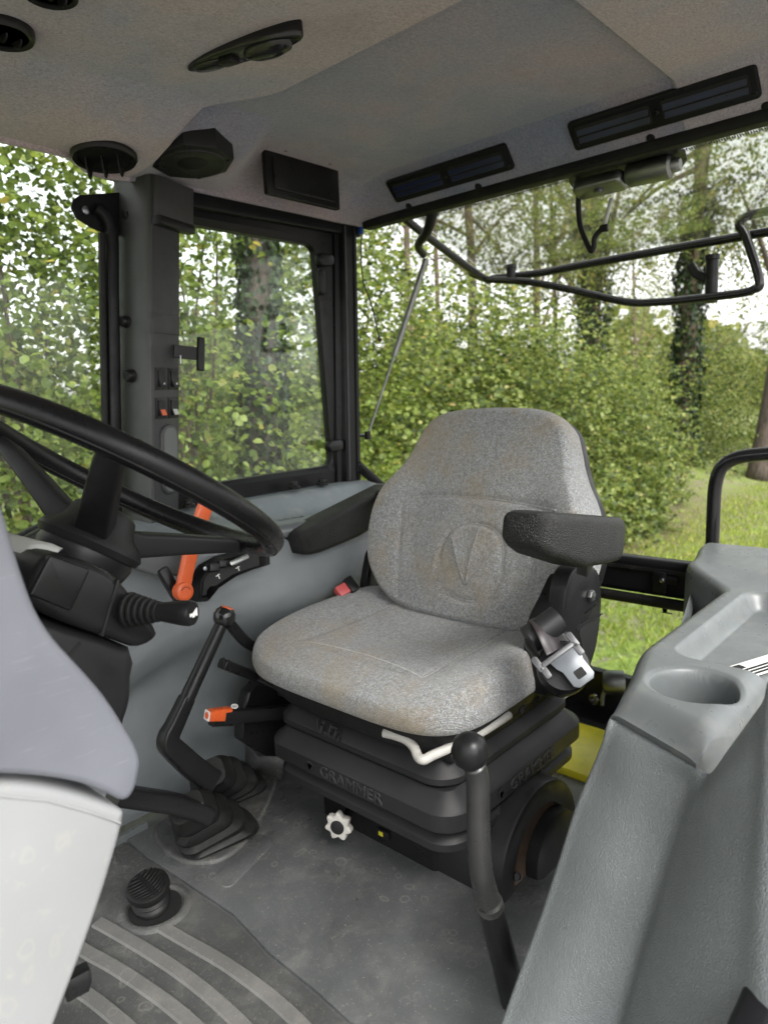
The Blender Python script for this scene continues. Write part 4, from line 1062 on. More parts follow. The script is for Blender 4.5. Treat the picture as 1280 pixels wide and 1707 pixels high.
# --- left side bracket (near) and right one (far)
def plate(px, y, th, name, m, par=seat, bev=.004):
    P_ = [at(u, v, y=y) for u, v in px]; n_ = len(P_)
    c_ = sum(P_, Vector())/n_
    F_ = frame(c_, (0, -1, 0), (1, 0, 0)); inv = F_.inverted(); o_ = [inv @ p for p in smooth_path(P_, 3, True)]
    return MB().prism([(p.x, p.y) for p in o_], -th, 0, F_, bev=bev, bev0=0).build(name, m, par, smooth=40)
plate(((944, 985), (952, 957), (965, 944), (982, 942), (995, 950), (1001, 968), (1003, 1010), (998, 1060), (990, 1095), (978, 1125), (962, 1150), (940, 1165), (925, 1150), (930, 1100), (938, 1040)), .535, .030, 'side_bracket', M_black)
plate(((905, 1045), (925, 1000), (945, 960), (950, 1000), (942, 1080), (935, 1150), (910, 1160), (900, 1100)), .556, .030, 'bracket_wing', M_black)
plate(((966, 1046), (990, 1036), (996, 1040), (990, 1085), (978, 1118), (966, 1130), (972, 1090)), .5345, .003, 'bracket_slot', M_dark, bev=.0)
plate(((961, 1050), (966, 1043), (1001, 1024), (1002, 1026), (968, 1047), (964, 1053)), .5338, .002, 'bracket_groove', M_blackm, bev=.0)
q = at(983, 993, y=.534); MB().lathe([(.011, 0), (.011, .004), (.009, .007), (.001, .008)], 6, frame(q, (0, -1, 0))).build('pivot_bolt', M_alu, seat)
q = at(984, 1014, y=.5345); text_part('lettering', 'GRAMMER', .0095, .0006, frame(q, (0, -1, 0), (1, 0, .14)), M_blackm, seat)
MB().sweep([at(975, 948, y=.51), at(975, 925, y=.50)], rrect(.030, .02, .004, 2), up=(0, 1, 0)).build('armrest_stem', M_alu, seat)
plate(((625, 962), (640, 985), (632, 1000), (610, 995), (618, 930), (625, 920)), 1.085, .02, 'side_bracket', M_black)
# --- belt retractor, strap, bar and tongue
to_ = at(927, 1094, y=.470); bx_ = (at(960, 1077, y=.470)-at(893, 1111, y=.470)).normalized()
TF = frame(to_, (EYE-to_).normalized()+Vector((.15, 0, .15)), bx_)
MB().lathe([(.001, -.060), (.035, -.060), (.038, -.054), (.038, -.022), (.035, -.016), (.001, -.014)], 32, TF @ T(.004, -.016, 0)).build('belt_retractor', M_black, seat, smooth=40)
MB().prism(rrect(.062, .088, .016, 4), -.055, -.022, TF @ T(.010, .010, 0), bev=.008).build('retractor_cover', M_black, seat, smooth=50)
rc_ = []
for k in range(15):
    a = R(-35+150*k/14); rc_.append((-.0, .030+.024*math.cos(a+math.pi/2)*1.0, -.024+.026*math.sin(a+R(20))))
MB().tube([TF @ Vector((-.014, .044, -.020)), TF @ Vector((.042, .044, -.020))], .021, 24).build('belt_roll', M_blackm, seat, smooth=50)
st_ = [TF @ Vector((0, y_, z_)) for y_, z_ in ((.066, -.012), (.058, .001), (.046, .0075), (.034, .0075), (.020, .004), (.006, .002))]
stm = MB(); stm.grid([[p+bx_*(-.022+.4*(p-to_).dot(TF.to_3x3() @ Vector((0, 1, 0)))), p+bx_*(.002+.4*(p-to_).dot(TF.to_3x3() @ Vector((0, 1, 0)))), p+bx_*(.026+.4*(p-to_).dot(TF.to_3x3() @ Vector((0, 1, 0))))] for p in smooth_path(st_, 4)]); stm.build('belt_strap', plastic('belt_webbing', (.030, .024, .026), .38, 900, .3), seat, solid=.002, smooth=60)
MB().prism(rrect(.060, .008, .002, 2), .001, .006, TF @ T(.002, 0, 0), bev=.0012).build('belt_bar', M_belt, seat)
for sx in (-1, 1):
    MB().prism(rrect(.010, .024, .003, 2), .001, .006, TF @ T(.002+sx*.031, .005, 0), bev=.0012).build('belt_bar_end', M_belt, seat)
    MB().prism(rrect(.010, .020, .003, 2), .001, .006, TF @ T(.002+sx*.029, -.010, 0), bev=.0012).build('belt_bar_end', M_belt, seat)
to = [(-.024, 0), (.024, 0), (.022, -.012), (.018, -.020), (.018, -.044), (.012, -.050), (-.012, -.050), (-.018, -.044), (-.018, -.020), (-.022, -.012)]
MB().prism(to, .002, .0045, TF @ T(.010, -.004, 0), bev=.0008).build('belt_tongue', M_tongue, seat, smooth=40)
MB().prism(rrect(.015, .013, .002, 2), .0044, .0050, TF @ T(.011, -.038, 0)).build('tongue_slot', M_dark, seat)
# buckle on the far side
q = at(572, 984, y=1.085); BF = frame(q, (-.3, -.7, .6), (at(590, 976, y=1.085)-at(556, 994, y=1.085)))
MB().prism(rrect(.034, .026, .004), -.012, .010, BF, bev=.003).build('buckle_button', M_red, seat)
MB().prism(rrect(.022, .036, .003), -.016, .014, BF @ T(.020, .0, 0), bev=.002).build('buckle', M_black, seat)
# backrest lever and slide lever at the far front
MB().sweep(smooth_path([at(u, v, y=1.12) for u, v in ((383, 1040), (396, 1056), (410, 1070), (430, 1082), (470, 1096))], 4), rrect(.022, .016, .006, 3), up=(0, 1, 0)).build('tilt_lever', M_black, seat, smooth=50)
MB().sweep([at(u, v, y=1.105) for u, v in ((370, 1106), (380, 1110), (410, 1122), (440, 1136))], lambda t: rrect(.020+.0*t, .026-.004*t, .006, 3), up=(0, 1, 0)).build('slide_lever', M_black, seat, bevel=.002)
MB().sweep([at(430, 1130, y=1.10), at(500, 1165, y=1.06)], rrect(.014, .018, .003, 2), up=(0, 1, 0)).build('slide_lever_arm', M_black, seat)
for k in range(2):
    q = at(374+9*k, 1107+4*k, y=1.093); MB().box(.002, .002, .026, T(*q)).build('lever_groove', M_dark, seat)
# black panel standing in for the shaded cavity behind the levers
db = [at(u, v, y=1.13) for u, v in ((403, 1236), (405, 1190), (415, 1155), (440, 1130), (500, 1130), (500, 1262), (445, 1262))]
MB().rings([db, [p+Vector((0, .03, 0)) for p in db]]).build('cavity_shade_panel', M_black, seat, bevel=.004)

# ================================================================== steering
WC = Vector((.421, .8205, .735)); tt = .5864; rl = .0498
e1 = Vector((math.cos(tt), 0, -math.sin(tt))); e2 = Vector((0, 1, 0)); e2 = e2*math.cos(rl)+e1.cross(e2)*math.sin(rl)
wn_ = e1.cross(e2).normalized()
WF = Matrix(((e1.x, e2.x, wn_.x, WC.x), (e1.y, e2.y, wn_.y, WC.y), (e1.z, e2.z, wn_.z, WC.z), (0, 0, 0, 1)))
sw = thing('steering_wheel', 'black three spoke steering wheel with a thick worn rim', 'steering wheel', WC)
RW = .1994
rim = []
for k in range(97):
    a = 2*math.pi*k/96; row = []
    for j in range(18):
        b = 2*math.pi*j/18; r_ = .0142
        row.append((( RW+r_*math.cos(b))*math.cos(a), (RW+r_*math.cos(b))*math.sin(a), r_*1.06*math.sin(b)))
    rim.append(row)
MB().grid(rim[:-1]+[rim[0]], WF, closed=True).build('rim', M_wheel, sw, smooth=180)
# parting line of the moulded rim, outside and below
for rr_, zz in ((RW+.0102, -.0106), (RW-.0102, -.0106)):
    ring = [WF @ Vector((rr_*math.cos(a), rr_*math.sin(a), zz)) for a in np.linspace(0, 2*math.pi, 97)]
    MB().tube(ring, .0011, 6).build('parting_line', M_rubber, sw)
HD = -.078
for ang in (-2, 118, 238):
    a = R(ang); ca, sa_ = math.cos(a), math.sin(a)
    pth = [(RW*.985*ca, RW*.985*sa_, -.008), (RW*.86*ca, RW*.86*sa_, -.016), (RW*.55*ca, RW*.55*sa_, -.042), (RW*.28*ca, RW*.28*sa_, -.066), (RW*.05*ca, RW*.05*sa_, HD)]
    tang = Vector((-sa_, ca, 0)); up_ = (WF.to_3x3() @ Vector((0, 0, 1)))
    MB().sweep([WF @ Vector(p) for p in pth], lambda t: rrect(.026+.018*t, .016+.020*t, .005, 3), up=up_).build('spoke', M_blackm, sw, smooth=45)
MB().lathe([(.001, -.040), (.030, -.041), (.038, -.048), (.044, -.066), (.060, -.080), (.064, -.088), (.060, -.096), (.001, -.098)], 32, WF).build('hub', M_blackm, sw, smooth=40)

col = thing('steering_column', 'black steering column housing with switch box and indicator stalk', 'steering column', (.36, .8, 0))
MB().lathe([(.056, -.094), (.058, -.104), (.052, -.125), (.045, -.17)], 28, WF).build('hub_collar', M_black, col, smooth=50)
def slab(px, y0, y1, name, m, bev=.012, par=col, sm=50, n=2):
    P_ = [at(u, v, y=y0) for u, v in px]; c_ = sum(P_, Vector())/len(P_); F_ = frame(c_, (0, -1, 0), (1, 0, 0)); inv = F_.inverted()
    o_ = [inv @ p for p in round_corners(P_+[P_[0]], bev*1.2, 4)[:-1]] if n == 0 else [inv @ p for p in smooth_path(P_, n, True)]
    return MB().prism([(p.x, p.y) for p in o_], y0-y1, 0, F_, bev=bev, bev0=0).build(name, m, par, smooth=sm)
slab(((46, 990), (60, 950), (80, 926), (110, 925), (165, 944), (200, 966), (235, 1010), (262, 1046), (264, 1062), (248, 1076), (224, 1080), (180, 1064), (110, 1040), (55, 1012)), .690, .88, 'switch_box', M_black, .009)
slab(((50, 992), (84, 926), (152, 950), (120, 1020)), .687, .70, 'box_flap', M_black, .003, n=0, sm=30)
slab(((168, 1060), (196, 966), (200, 967), (173, 1062)), .6885, .70, 'box_seam', M_dark, .0005, n=0)
slab(((30, 950), (45, 918), (70, 905), (112, 916), (80, 940), (60, 985), (52, 1010), (40, 1000)), .735, .90, 'pale_end_cover', M_lightgrey, .010)
q = at(55, 958, y=.7345); MB().lathe([(.008, 0), (.008, .003), (.006, .003), (.005, .0015), (.001, .0015)], 16, frame(q, (0, -1, 0))).build('cover_plug', M_black, col)
slab(((52, 1030), (120, 1046), (222, 1082), (224, 1130), (222, 1170), (213, 1200), (200, 1232), (150, 1210), (95, 1160), (60, 1100)), .705, .86, 'column_cover', M_blackm, .012)
slab(((93, 1118), (133, 1070), (137, 1072), (98, 1121)), .704, .71, 'cover_crease', M_dark, .0005, n=0)
q = at(160, 1169, y=.7035); scr = MB().lathe([(.0088, 0), (.0088, .002), (.006, .0042), (.001, .0046)], 20, frame(q, (0, -1, 0))).build('screw', M_chrome, col)
for a in (20, 110): MB().box(.009, .0016, .0008, frame(q+Vector((0, -.0047, 0)), (0, -1, 0)) @ RZ(a)).build('screw_cross', M_dark, scr)
q = at(112, 1136, y=.69); MB().box(.024, .012, .010, T(*q) @ RY(38)).build('white_tab', M_white, col, bevel=.002)
# stalk
s0, s1 = at(213, 1017, y=.686), at(322, 1023, y=.618); sd = (s1-s0).normalized(); SLn = (s1-s0).length
SF_ = frame(s0, sd, (0, 0, 1))
bo = []
for k in range(6):
    z_ = SLn*(.0+.085*k); r_ = .0190-.0016*k; bo += [(r_-.003, z_), (r_, z_+.002), (r_, z_+.0045), (r_-.0035, z_+.0065)]
stalk = MB().lathe([(.0098, SLn*.40), (.0102, SLn*.55), (.0120, SLn*.72), (.0132, SLn*.86), (.0132, SLn*.96), (.0120, SLn), (.001, SLn)], 26, SF_).build('stalk', M_black, col, smooth=40)
MB().lathe(bo+[(.010, SLn*.5)], 28, SF_).build('stalk_boot', M_rubber, stalk, smooth=35)
HS = SF_ @ T(0, 0, SLn+.0004)
# horn symbol: bell, body, mouthpiece
upz = HS.inverted().to_3x3() @ Vector((0, 0, 1)); angh = math.atan2(upz.y, upz.x)-math.pi/2
HSr = HS @ Matrix.Rotation(angh, 4, 'Z')
for o_ in ([(-.009, .0022), (-.002, .0012), (.006, .0045), (.0085, .0055), (.0085, -.0055), (.006, -.0045), (-.002, -.0012), (-.009, -.0022)][::-1], [(-.004, -.0012), (.003, -.0020), (.002, -.0048), (-.003, -.0048)]):
    MB().prism(o_, 0, .0006, HSr @ Matrix.Diagonal((.80, .80, 1, 1))).build('horn_symbol', M_whitem, stalk)

# dash cowl with pale lower panel
cw = thing('dash_cowl', 'lavender grey dash side panel above a pale drop marked panel', 'dashboard', (.1, .7, 0))
slab(((-60, 790), (-30, 800), (-8, 815), (8, 850), (24, 905), (42, 962), (64, 1020), (95, 1068), (135, 1112), (180, 1165), (220, 1228), (236, 1262), (236, 1285), (228, 1318), (210, 1338), (180, 1325), (140, 1310), (80, 1299), (0, 1294), (-120, 1294), (-160, 1100)), .545, 1.05, 'upper_panel', M_cowl, .007, cw, n=3)
slab(((-140, 1305), (0, 1306), (60, 1310), (120, 1322), (170, 1338), (205, 1352), (208, 1362), (200, 1400), (170, 1500), (135, 1600), (92, 1712), (60, 1800), (-140, 1800)), .549, 1.04, 'lower_panel', M_pale, .006, cw, n=3)
slab(((-140, 1318), (0, 1326), (80, 1333), (150, 1352), (203, 1372), (203, 1377), (150, 1358), (80, 1339), (0, 1331), (-140, 1323)), .5478, .552, 'panel_edge_fold', M_pale, .0008, cw, n=0)
q = at(133, 1643, y=.60); MB().prism([(-.012, -.011), (.007, -.011), (.011, -.003), (.011, .009), (-.012, .009)], -.02, 0, frame(q, (-.2, -1, .2), (1, 0, 0)), bev=.003).build('black_catch', M_black, cw)

# ================================================================== levers on the right
YV = 1.05
gl_ = thing('gear_lever', 'tall cranked black gear lever with ball knob and orange cap', 'lever', at(385, 1330, y=YV))
pth = [at(u, v, y=YV) for u, v in ((374, 1030), (345, 1092), (310, 1168))]
MB().tube(pth, lambda t: .0115+.002*t, 14).build('upper_rod', M_black, gl_, smooth=60)
pth = [at(u, v, y=YV) for u, v in ((312, 1163), (290, 1210), (282, 1226), (281, 1240), (292, 1252), (322, 1280), (352, 1302))]
MB().sweep(smooth_path(pth, 4), lambda t: rrect(.026+.018*t, .024+.014*t, .006, 3), up=(0, 1, 0)).build('lower_arm', M_black, gl_, smooth=45)
q = at(374, 1028, y=YV); kb = MB().lathe([(.001, -.020), (.012, -.018), (.018, -.010), (.0205, 0), (.018, .010), (.012, .0165), (.001, .0168)], 28, frame(q, (.42, -.1, .9))).build('ball_knob', M_blackg, gl_, smooth=180)
MB().lathe([(.0118, .0155), (.0105, .0182), (.001, .0186)], 20, frame(q, (.42, -.1, .9))).build('knob_cap', M_orange2, kb)
def bellow_boot(base, tip, w0, d0, w1, d1, n, par, xh):
    ax2 = (tip-base); L2 = ax2.length; F_ = frame(base, Vector((0, 0, 1)), xh); rr = []
    for k in range(n*4+1):
        t = k/(n*4); c_ = base.lerp(tip, t); ph = k % 4
        s_ = (.98, 1.12, 1.12, .88)[ph]
        w = (w0*(1-t)+w1*t)*s_; d2 = (d0*(1-t)+d1*t)*s_
        nz = Vector((0, 0, 1)).lerp(ax2.normalized(), min(1, t*1.2)); G = frame(c_, nz, xh)
        rr.append([G @ Vector((a, b, 0)) for a, b in rrect(w, d2, min(w, d2)*.32, 5)])
    return MB().rings(rr).build('rubber_boot', M_rubber, par, smooth=38)
b0, t0 = at(385, 1318, z=.012), at(347, 1290, y=YV)
bellow_boot(b0, t0, .138, .095, .060, .05, 4, gl_, (1, -.25, 0))
rl_ = thing('range_lever', 'flat black lever with rubber boot lying towards the dash panel', 'lever', at(365, 1390, z=0))
b1, t1 = at(366, 1392, z=.012), at(312, 1346, y=.985)
bellow_boot(b1, t1, .138, .092, .058, .045, 4, rl_, (1, -.25, 0))
MB().sweep([at(u, v, y=y_) for u, v, y_ in ((340, 1356, .985), (318, 1347, .985), (280, 1338, .985), (190, 1325, .985))], lambda t: rrect(.030, .052-.014*t, .008, 3), up=(0, 1, 0)).build('handle', M_black, rl_, smooth=45)
MB().sweep([at(u, v, y=.966) for u, v in ((338, 1338), (318, 1362), (300, 1356), (232, 1343))], rrect(.003, .003, .001, 1), up=(0, 1, 0)).build('edge_line', M_blackm, rl_)
# park brake lever with orange button
pb = thing('park_brake_lever', 'straight black lever ending in a square orange push button', 'lever', at(480, 1190, y=1.08))
MB().sweep([at(372, 1196, y=1.10), at(420, 1192, y=1.09), at(500, 1184, y=1.06)], rrect(.026, .020, .003, 2), up=(0, 1, 0)).build('bar', M_black, pb, bevel=.001)
pa_, pb_ = at(346, 1193, y=1.105), at(382, 1190, y=1.10); dd = (pb_-pa_).normalized()
MB().sweep([pa_, pa_.lerp(pb_, .25), pb_], lambda t: rrect(.020+.006*t, .022, .004, 3), up=(0, 1, 0)).build('push_button', M_orange2, pb, smooth=45)
PF = frame(pa_-dd*.0005, -dd, (0, 0, 1))
MB().prism(rrect(.019, .021, .003), 0, .0008, PF).build('button_face', M_whitem, pb)
MB().lathe([(.0065, .0008), (.0065, .0018), (.001, .0018)], 16, PF).build('button_mark', M_orange2, pb)
q = at(391, 1178, y=1.09); MB().lathe([(.007, 0), (.007, .001), (.005, .001), (.005, 0)], 14, frame(q, (0, -.3, 1))).build('round_mark', M_whitem, pb)
MB().sweep([at(352, 1206, y=1.10), at(384, 1204, y=1.10)], rrect(.010, .020, .002, 1), up=(0, 1, 0)).build('lower_grip', M_black, pb)

# ================================================================== ball lever by the left console
bl = thing('ball_lever', 'grey steel lever with a black ball knob in front of the seat base', 'lever', at(850, 1660, y=.45))
q = at(783, 1252, y=.45)
MB().lathe([(.001, -.0225), (.010, -.021), (.018, -.014), (.0225, 0), (.018, .0138), (.010, .020), (.001, .0225)], 32, T(*q)).build('ball_knob', M_black, bl, smooth=180)
pth = [at(u, v, y=.45) for u, v in ((790, 1275), (796, 1300), (797, 1360), (799, 1420), (803, 1460), (816, 1508))]
MB().tube(smooth_path(pth, 5), lambda t: .0135+.0015*t, 18).build('upper_rod', plastic('worn_dark_rod', (.055, .055, .055), .32, 700, .1, .3, metal=.5), bl, smooth=180)
pth = [at(u, v, y=.45) for u, v in ((816, 1506), (836, 1585), (862, 1690), (880, 1760))]
MB().tube(pth, lambda t: .0165+.003*t, 18).build('lower_sleeve', M_black, bl, smooth=60)
MB().tube([at(815, 1504, y=.45), at(818, 1513, y=.45)], .0172, 18).build('collar_ring', M_alu, bl)

# ================================================================== blower drum beside the seat base
dm = thing('blower_housing', 'round black blower housing with a rusty slot beside the seat base', 'blower', (.985, .6, 0))
dcx, dcz, drr = .985, .020, .130
MB().lathe([(.088, -.028), (.090, -.036), (.122, -.038), (.128, -.035), (drr, -.030), (drr, .10), (.10, .11)], 48, frame((dcx, .600, dcz), (0, 1, 0), (1, 0, 0))).build('outer_shell', M_blackm, dm, smooth=40)
MB().lathe([(.090, -.030), (.088, .01), (.001, .01)], 40, frame((dcx, .600, dcz), (0, 1, 0), (1, 0, 0))).build('rusty_slot', M_rust, dm)
MB().lathe([(.001, -.052), (.064, -.050), (.074, -.044), (.076, .0), (.076, .02)], 40, frame((dcx+.030, .592, dcz-.006), (0, 1, 0), (1, 0, 0))).build('inner_cover', M_blackm, dm, smooth=40)
for (u, v, y_) in ((896, 1337, .575), (862, 1462, .560)):
    q = at(u, v, y=y_); MB().lathe([(.008, 0), (.008, .003), (.0055, .003), (.005, .001), (.001, .001)], 14, frame(q, (-.3, -1, .5))).build('stud', M_black, dm)
q = at(915, 1418, y=.5475)
for k in range(6):
    MB().box(.004+.004*random.random(), .001, .004+.006*random.random(), T(q.x+random.uniform(-.010, .010), q.y, q.z+random.uniform(-.014, .014)) @ RY(random.uniform(0, 90))).build('worn_mark', M_whitem, dm)

# ================================================================== left console (near right)
lc_ = thing('left_console', 'large grey grained console with cup holder and tray at the left door', 'console', (.9, .25, 0))
DZ = .46
A_ = at(1016, 1192, z=.436); B_ = at(1160, 1276, z=.436)
def y_in(x):
    y = A_.y+.036*float(sstep(.76, .95, x))
    y += .105*float(sstep(1.27, 1.42, x)) + .03*float(sstep(1.42, 1.6, x))
    return y
CUP = Vector((.842, .272)); CR_ = .047
def rr_sdf(x, y, cx_, cy_, hx, hy, r):
    dx, dy = abs(x-cx_)-hx+r, abs(y-cy_)-hy+r
    return math.hypot(max(dx, 0), max(dy, 0))+min(max(dx, dy), 0)-r
def deck_z(x, y):
    z = DZ + .012*float(sstep(1.30, 1.42, x))
    d = math.hypot(x-CUP.x, (y-CUP.y))-CR_
    z -= .085*(1-float(sstep(-.008, .004, d))) + .004*(1-float(sstep(.002, .012, d)))
    s_ = rr_sdf(x, y, 1.11, .266, .185, .066, .035)
    z -= .030*(1-float(sstep(-.020, .004, s_)))
    return z
nx, ny = 270, 130; deck = []
for i in range(nx):
    s_ = (i/(nx-1)); s_ = .25*s_+.75*s_*s_*.9+.75*.1*s_; row = []
    def pt(f, dy=0.0, dz=0.0):
        xf = A_.x+(B_.x-A_.x)*f; x = xf+(1.60-xf)*s_; y = y_in(x)+(B_.y-.012*float(sstep(0, .1, x-xf))-y_in(x))*f
        lip = .024*(1-float(sstep(0, .055, x-xf)))**1.5
        edge = .020*(1-math.sqrt(max(0, 1-max(0, 1-(y_in(x)-y)/.020)**2))) + .034*(1-math.sqrt(max(0, 1-max(0, 1-(y-B_.y+.012)/.030)**2)))
        return (x, y+dy, deck_z(x, y)-lip*.8-min(edge, .034)*(1-.5*lip/.024)+dz)
    row = [pt(0, .004, -.09), pt(0, .002, -.03), pt(0, .001, -.008)] + [pt(f) for f in np.concatenate([np.linspace(0, .14, 12)[:-1], np.linspace(.14, .90, ny), np.linspace(.90, 1, 12)[1:]])] + [pt(1, .001, -.03), pt(1, .004, -.09)]
    deck.append(row)
deck.insert(0, [(p[0]+.012, p[1], p[2]-.03) for p in deck[0]])
MB().grid(deck).build('deck', M_deck, lc_, smooth=70)
# grained front and door-side faces: control net measured along their edges
inner = [(1016, 1194), (1003, 1240), (985, 1285), (960, 1345), (930, 1440), (900, 1530), (870, 1610), (838, 1700), (812, 1770)]
ridge = [(1160, 1278), (1150, 1310), (1135, 1352), (1118, 1405), (1090, 1500), (1068, 1575), (1047, 1650), (1028, 1720), (1010, 1790)]
net = []
nR = len(inner)
for i in range(nR):
    t = i/(nR-1); td = min(1, t*8)
    a = at(*inner[i], y=A_.y+.060*t); b = at(*ridge[i], y=B_.y+.048*t)
    if i == 0: a.z -= .003; b.z -= .003; a.x += .002; b.x += .002
    back = Vector((a.x+.07, a.y+.004, a.z-.012)); back2 = Vector((a.x+.24, a.y+.022, a.z-.015)); back3 = Vector((1.45, max(a.y+.03, y_in(1.45)-.005), a.z-.015))
    g_ = -.008*td
    m1 = a.lerp(b, .12)+Vector((1.3*g_, 0, 0)); m2 = a.lerp(b, .45)+Vector((1.9*g_, 0, 0)); m3 = a.lerp(b, .85)+Vector((.2*g_, 0, 0))
    st = b+Vector((-.017*td, -.014, .005*td))
    e_ = at(1310, 1118+620*t, x=B_.x-.030-.13*t); e2_ = e_+Vector((.03, -.10, -.01))
    m4 = st.lerp(e_, .30)+Vector((-.008*td, 0, 0)); m5 = st.lerp(e_, .7)+Vector((-.008*td, 0, 0))
    net.append([back3, back2, back, a, m1, m2, m3, b, st, m4, m5, e_, e2_])
net.insert(0, [p+Vector((.030, 0, -.022)) for p in net[0]])
D = catmull_grid(net, 8, 6)
MB().grid([[tuple(p) for p in r] for r in D]).build('grained_face', M_grain, lc_, smooth=180)
# seam roll on the front of the rear block
MB().sweep(smooth_path([(1.262, .352, DZ-.055), (1.32, .385, DZ-.052), (1.375, .43, DZ-.050), (1.43, .463, DZ-.050), (1.58, .50, DZ-.05)], 5), circ(.004, 8), up=(0, 0, 1)).build('block_seam', M_deck, lc_, smooth=180)
# sticker in the tray with printed bars
q = at(1262, 1112, z=.432); SFm = frame((q.x, q.y, .4325), (0, 0, 1), (.93, -.36, 0))
stk = thing('printed_sticker', 'white sticker with black print lying in the console tray', 'sticker', SFm.translation)
MB().box(.11, .040, .0006, SFm).build('paper', M_sticker, stk)
for k in range(3): MB().box(.10, .004, .0003, SFm @ T(0, -.014+.007*k, .0005)).build('printed_line', M_dark, stk)
MB().box(.03, .012, .0003, SFm @ T(-.03, .011, .0005)).build('printed_line', M_dark, stk)
# black door seal at the lower right
ds = [at(1352, 1490, y=.12), at(1312, 1590, y=.12), at(1268, 1700, y=.12), at(1228, 1800, y=.12)]
tag(MB().sweep(ds, rrect(.05, .03, .008, 3), up=(0, 1, 0)).build('door_seal', M_frame, smooth=50), 'black rubber door seal along the lower edge of the left console', 'door seal')
# ================================================================== OUTSIDE
GZ = -.95
def ground_mat():
    m, nt, b, o = _mat('verge_ground'); co = _coord(nt)
    n1 = _noise(nt, co, 1.3, 7, .65, .3); n2 = _noise(nt, co, 24, 6, .7); n3 = _noise(nt, co, 5.0, 5, .65, .5)
    grass = _ramp(nt, n2, [(.30, (.075, .115, .020)), (.50, (.16, .22, .036)), (.70, (.28, .35, .065))])
    soil = _ramp(nt, n2, [(.3, (.085, .066, .045)), (.5, (.19, .155, .115)), (.7, (.31, .27, .21))])
    c = _mix(nt, _ramp(nt, n3, [(.44, (0, 0, 0)), (.60, (.85,)*3)]), grass, soil)
    # gravel added under and left of machine for warm upward bounce; grass verge right
    sx = nt.nodes.new('ShaderNodeSeparateXYZ'); nt.links.new(co, sx.inputs[0])
    ed = _math(nt, 'ADD', sx.outputs[1], _math(nt, 'MULTIPLY', _math(nt, 'SUBTRACT', n1, .5), 2.2))
    bounce_grav = _ramp(nt, _noise(nt, co, 60, 6, .75), [(.3, (.16, .15, .13)), (.55, (.30, .28, .25)), (.75, (.46, .44, .40))])
    mr = nt.nodes.new('ShaderNodeMapRange'); mr.inputs[1].default_value = .25; mr.inputs[2].default_value = .9; mr.inputs[3].default_value = 1; mr.inputs[4].default_value = 0; mr.clamp = True
    nt.links.new(ed, mr.inputs[0]); c = _mix(nt, mr.outputs[0], c, bounce_grav)
    # litter and shade plants below the hedge
    mr2 = nt.nodes.new('ShaderNodeMapRange'); mr2.inputs[1].default_value = 2.4; mr2.inputs[2].default_value = 3.1; mr2.clamp = True; nt.links.new(ed, mr2.inputs[0]); mr3 = nt.nodes.new('ShaderNodeMapRange'); mr3.inputs[1].default_value = 5.5; mr3.inputs[2].default_value = 7.0; mr3.inputs[3].default_value = 1; mr3.inputs[4].default_value = 0; mr3.clamp = True; nt.links.new(ed, mr3.inputs[0]); mr4 = nt.nodes.new('ShaderNodeMapRange'); mr4.inputs[1].default_value = 9.0; mr4.inputs[2].default_value = 13.0; mr4.inputs[3].default_value = .8; mr4.inputs[4].default_value = 0; mr4.clamp = True; nt.links.new(sx.outputs[0], mr4.inputs[0]); litf = _math(nt, 'MULTIPLY', _math(nt, 'MULTIPLY', mr2.outputs[0], mr3.outputs[0]), mr4.outputs[0])
    lit = _ramp(nt, n2, [(.3, (.05, .04, .022)), (.55, (.12, .085, .05)), (.7, (.22, .15, .09))]); c = _mix(nt, litf, c, lit)
    nt.links.new(c, b.inputs['Base Color']); b.inputs['Roughness'].default_value = .95; _bump(nt, b, n2, 1.0, .03); return m
gx = np.concatenate([np.linspace(-80, -4, 12), np.linspace(-3, 24, 90), np.linspace(26, 160, 20)]); gy = np.concatenate([np.linspace(-80, -4, 12), np.linspace(-3, 16, 70), np.linspace(18, 160, 20)])
gr = MB().grid([[(x, y, GZ+.03*math.sin(x*1.3+y*.7)*math.sin(y*1.1-x*.4) + (.35*float(sstep(3.0, 5.0, y)) if x > -3 else 0)) for y in gy] for x in gx]).build('ground', ground_mat(), smooth=180)
structure(gr)

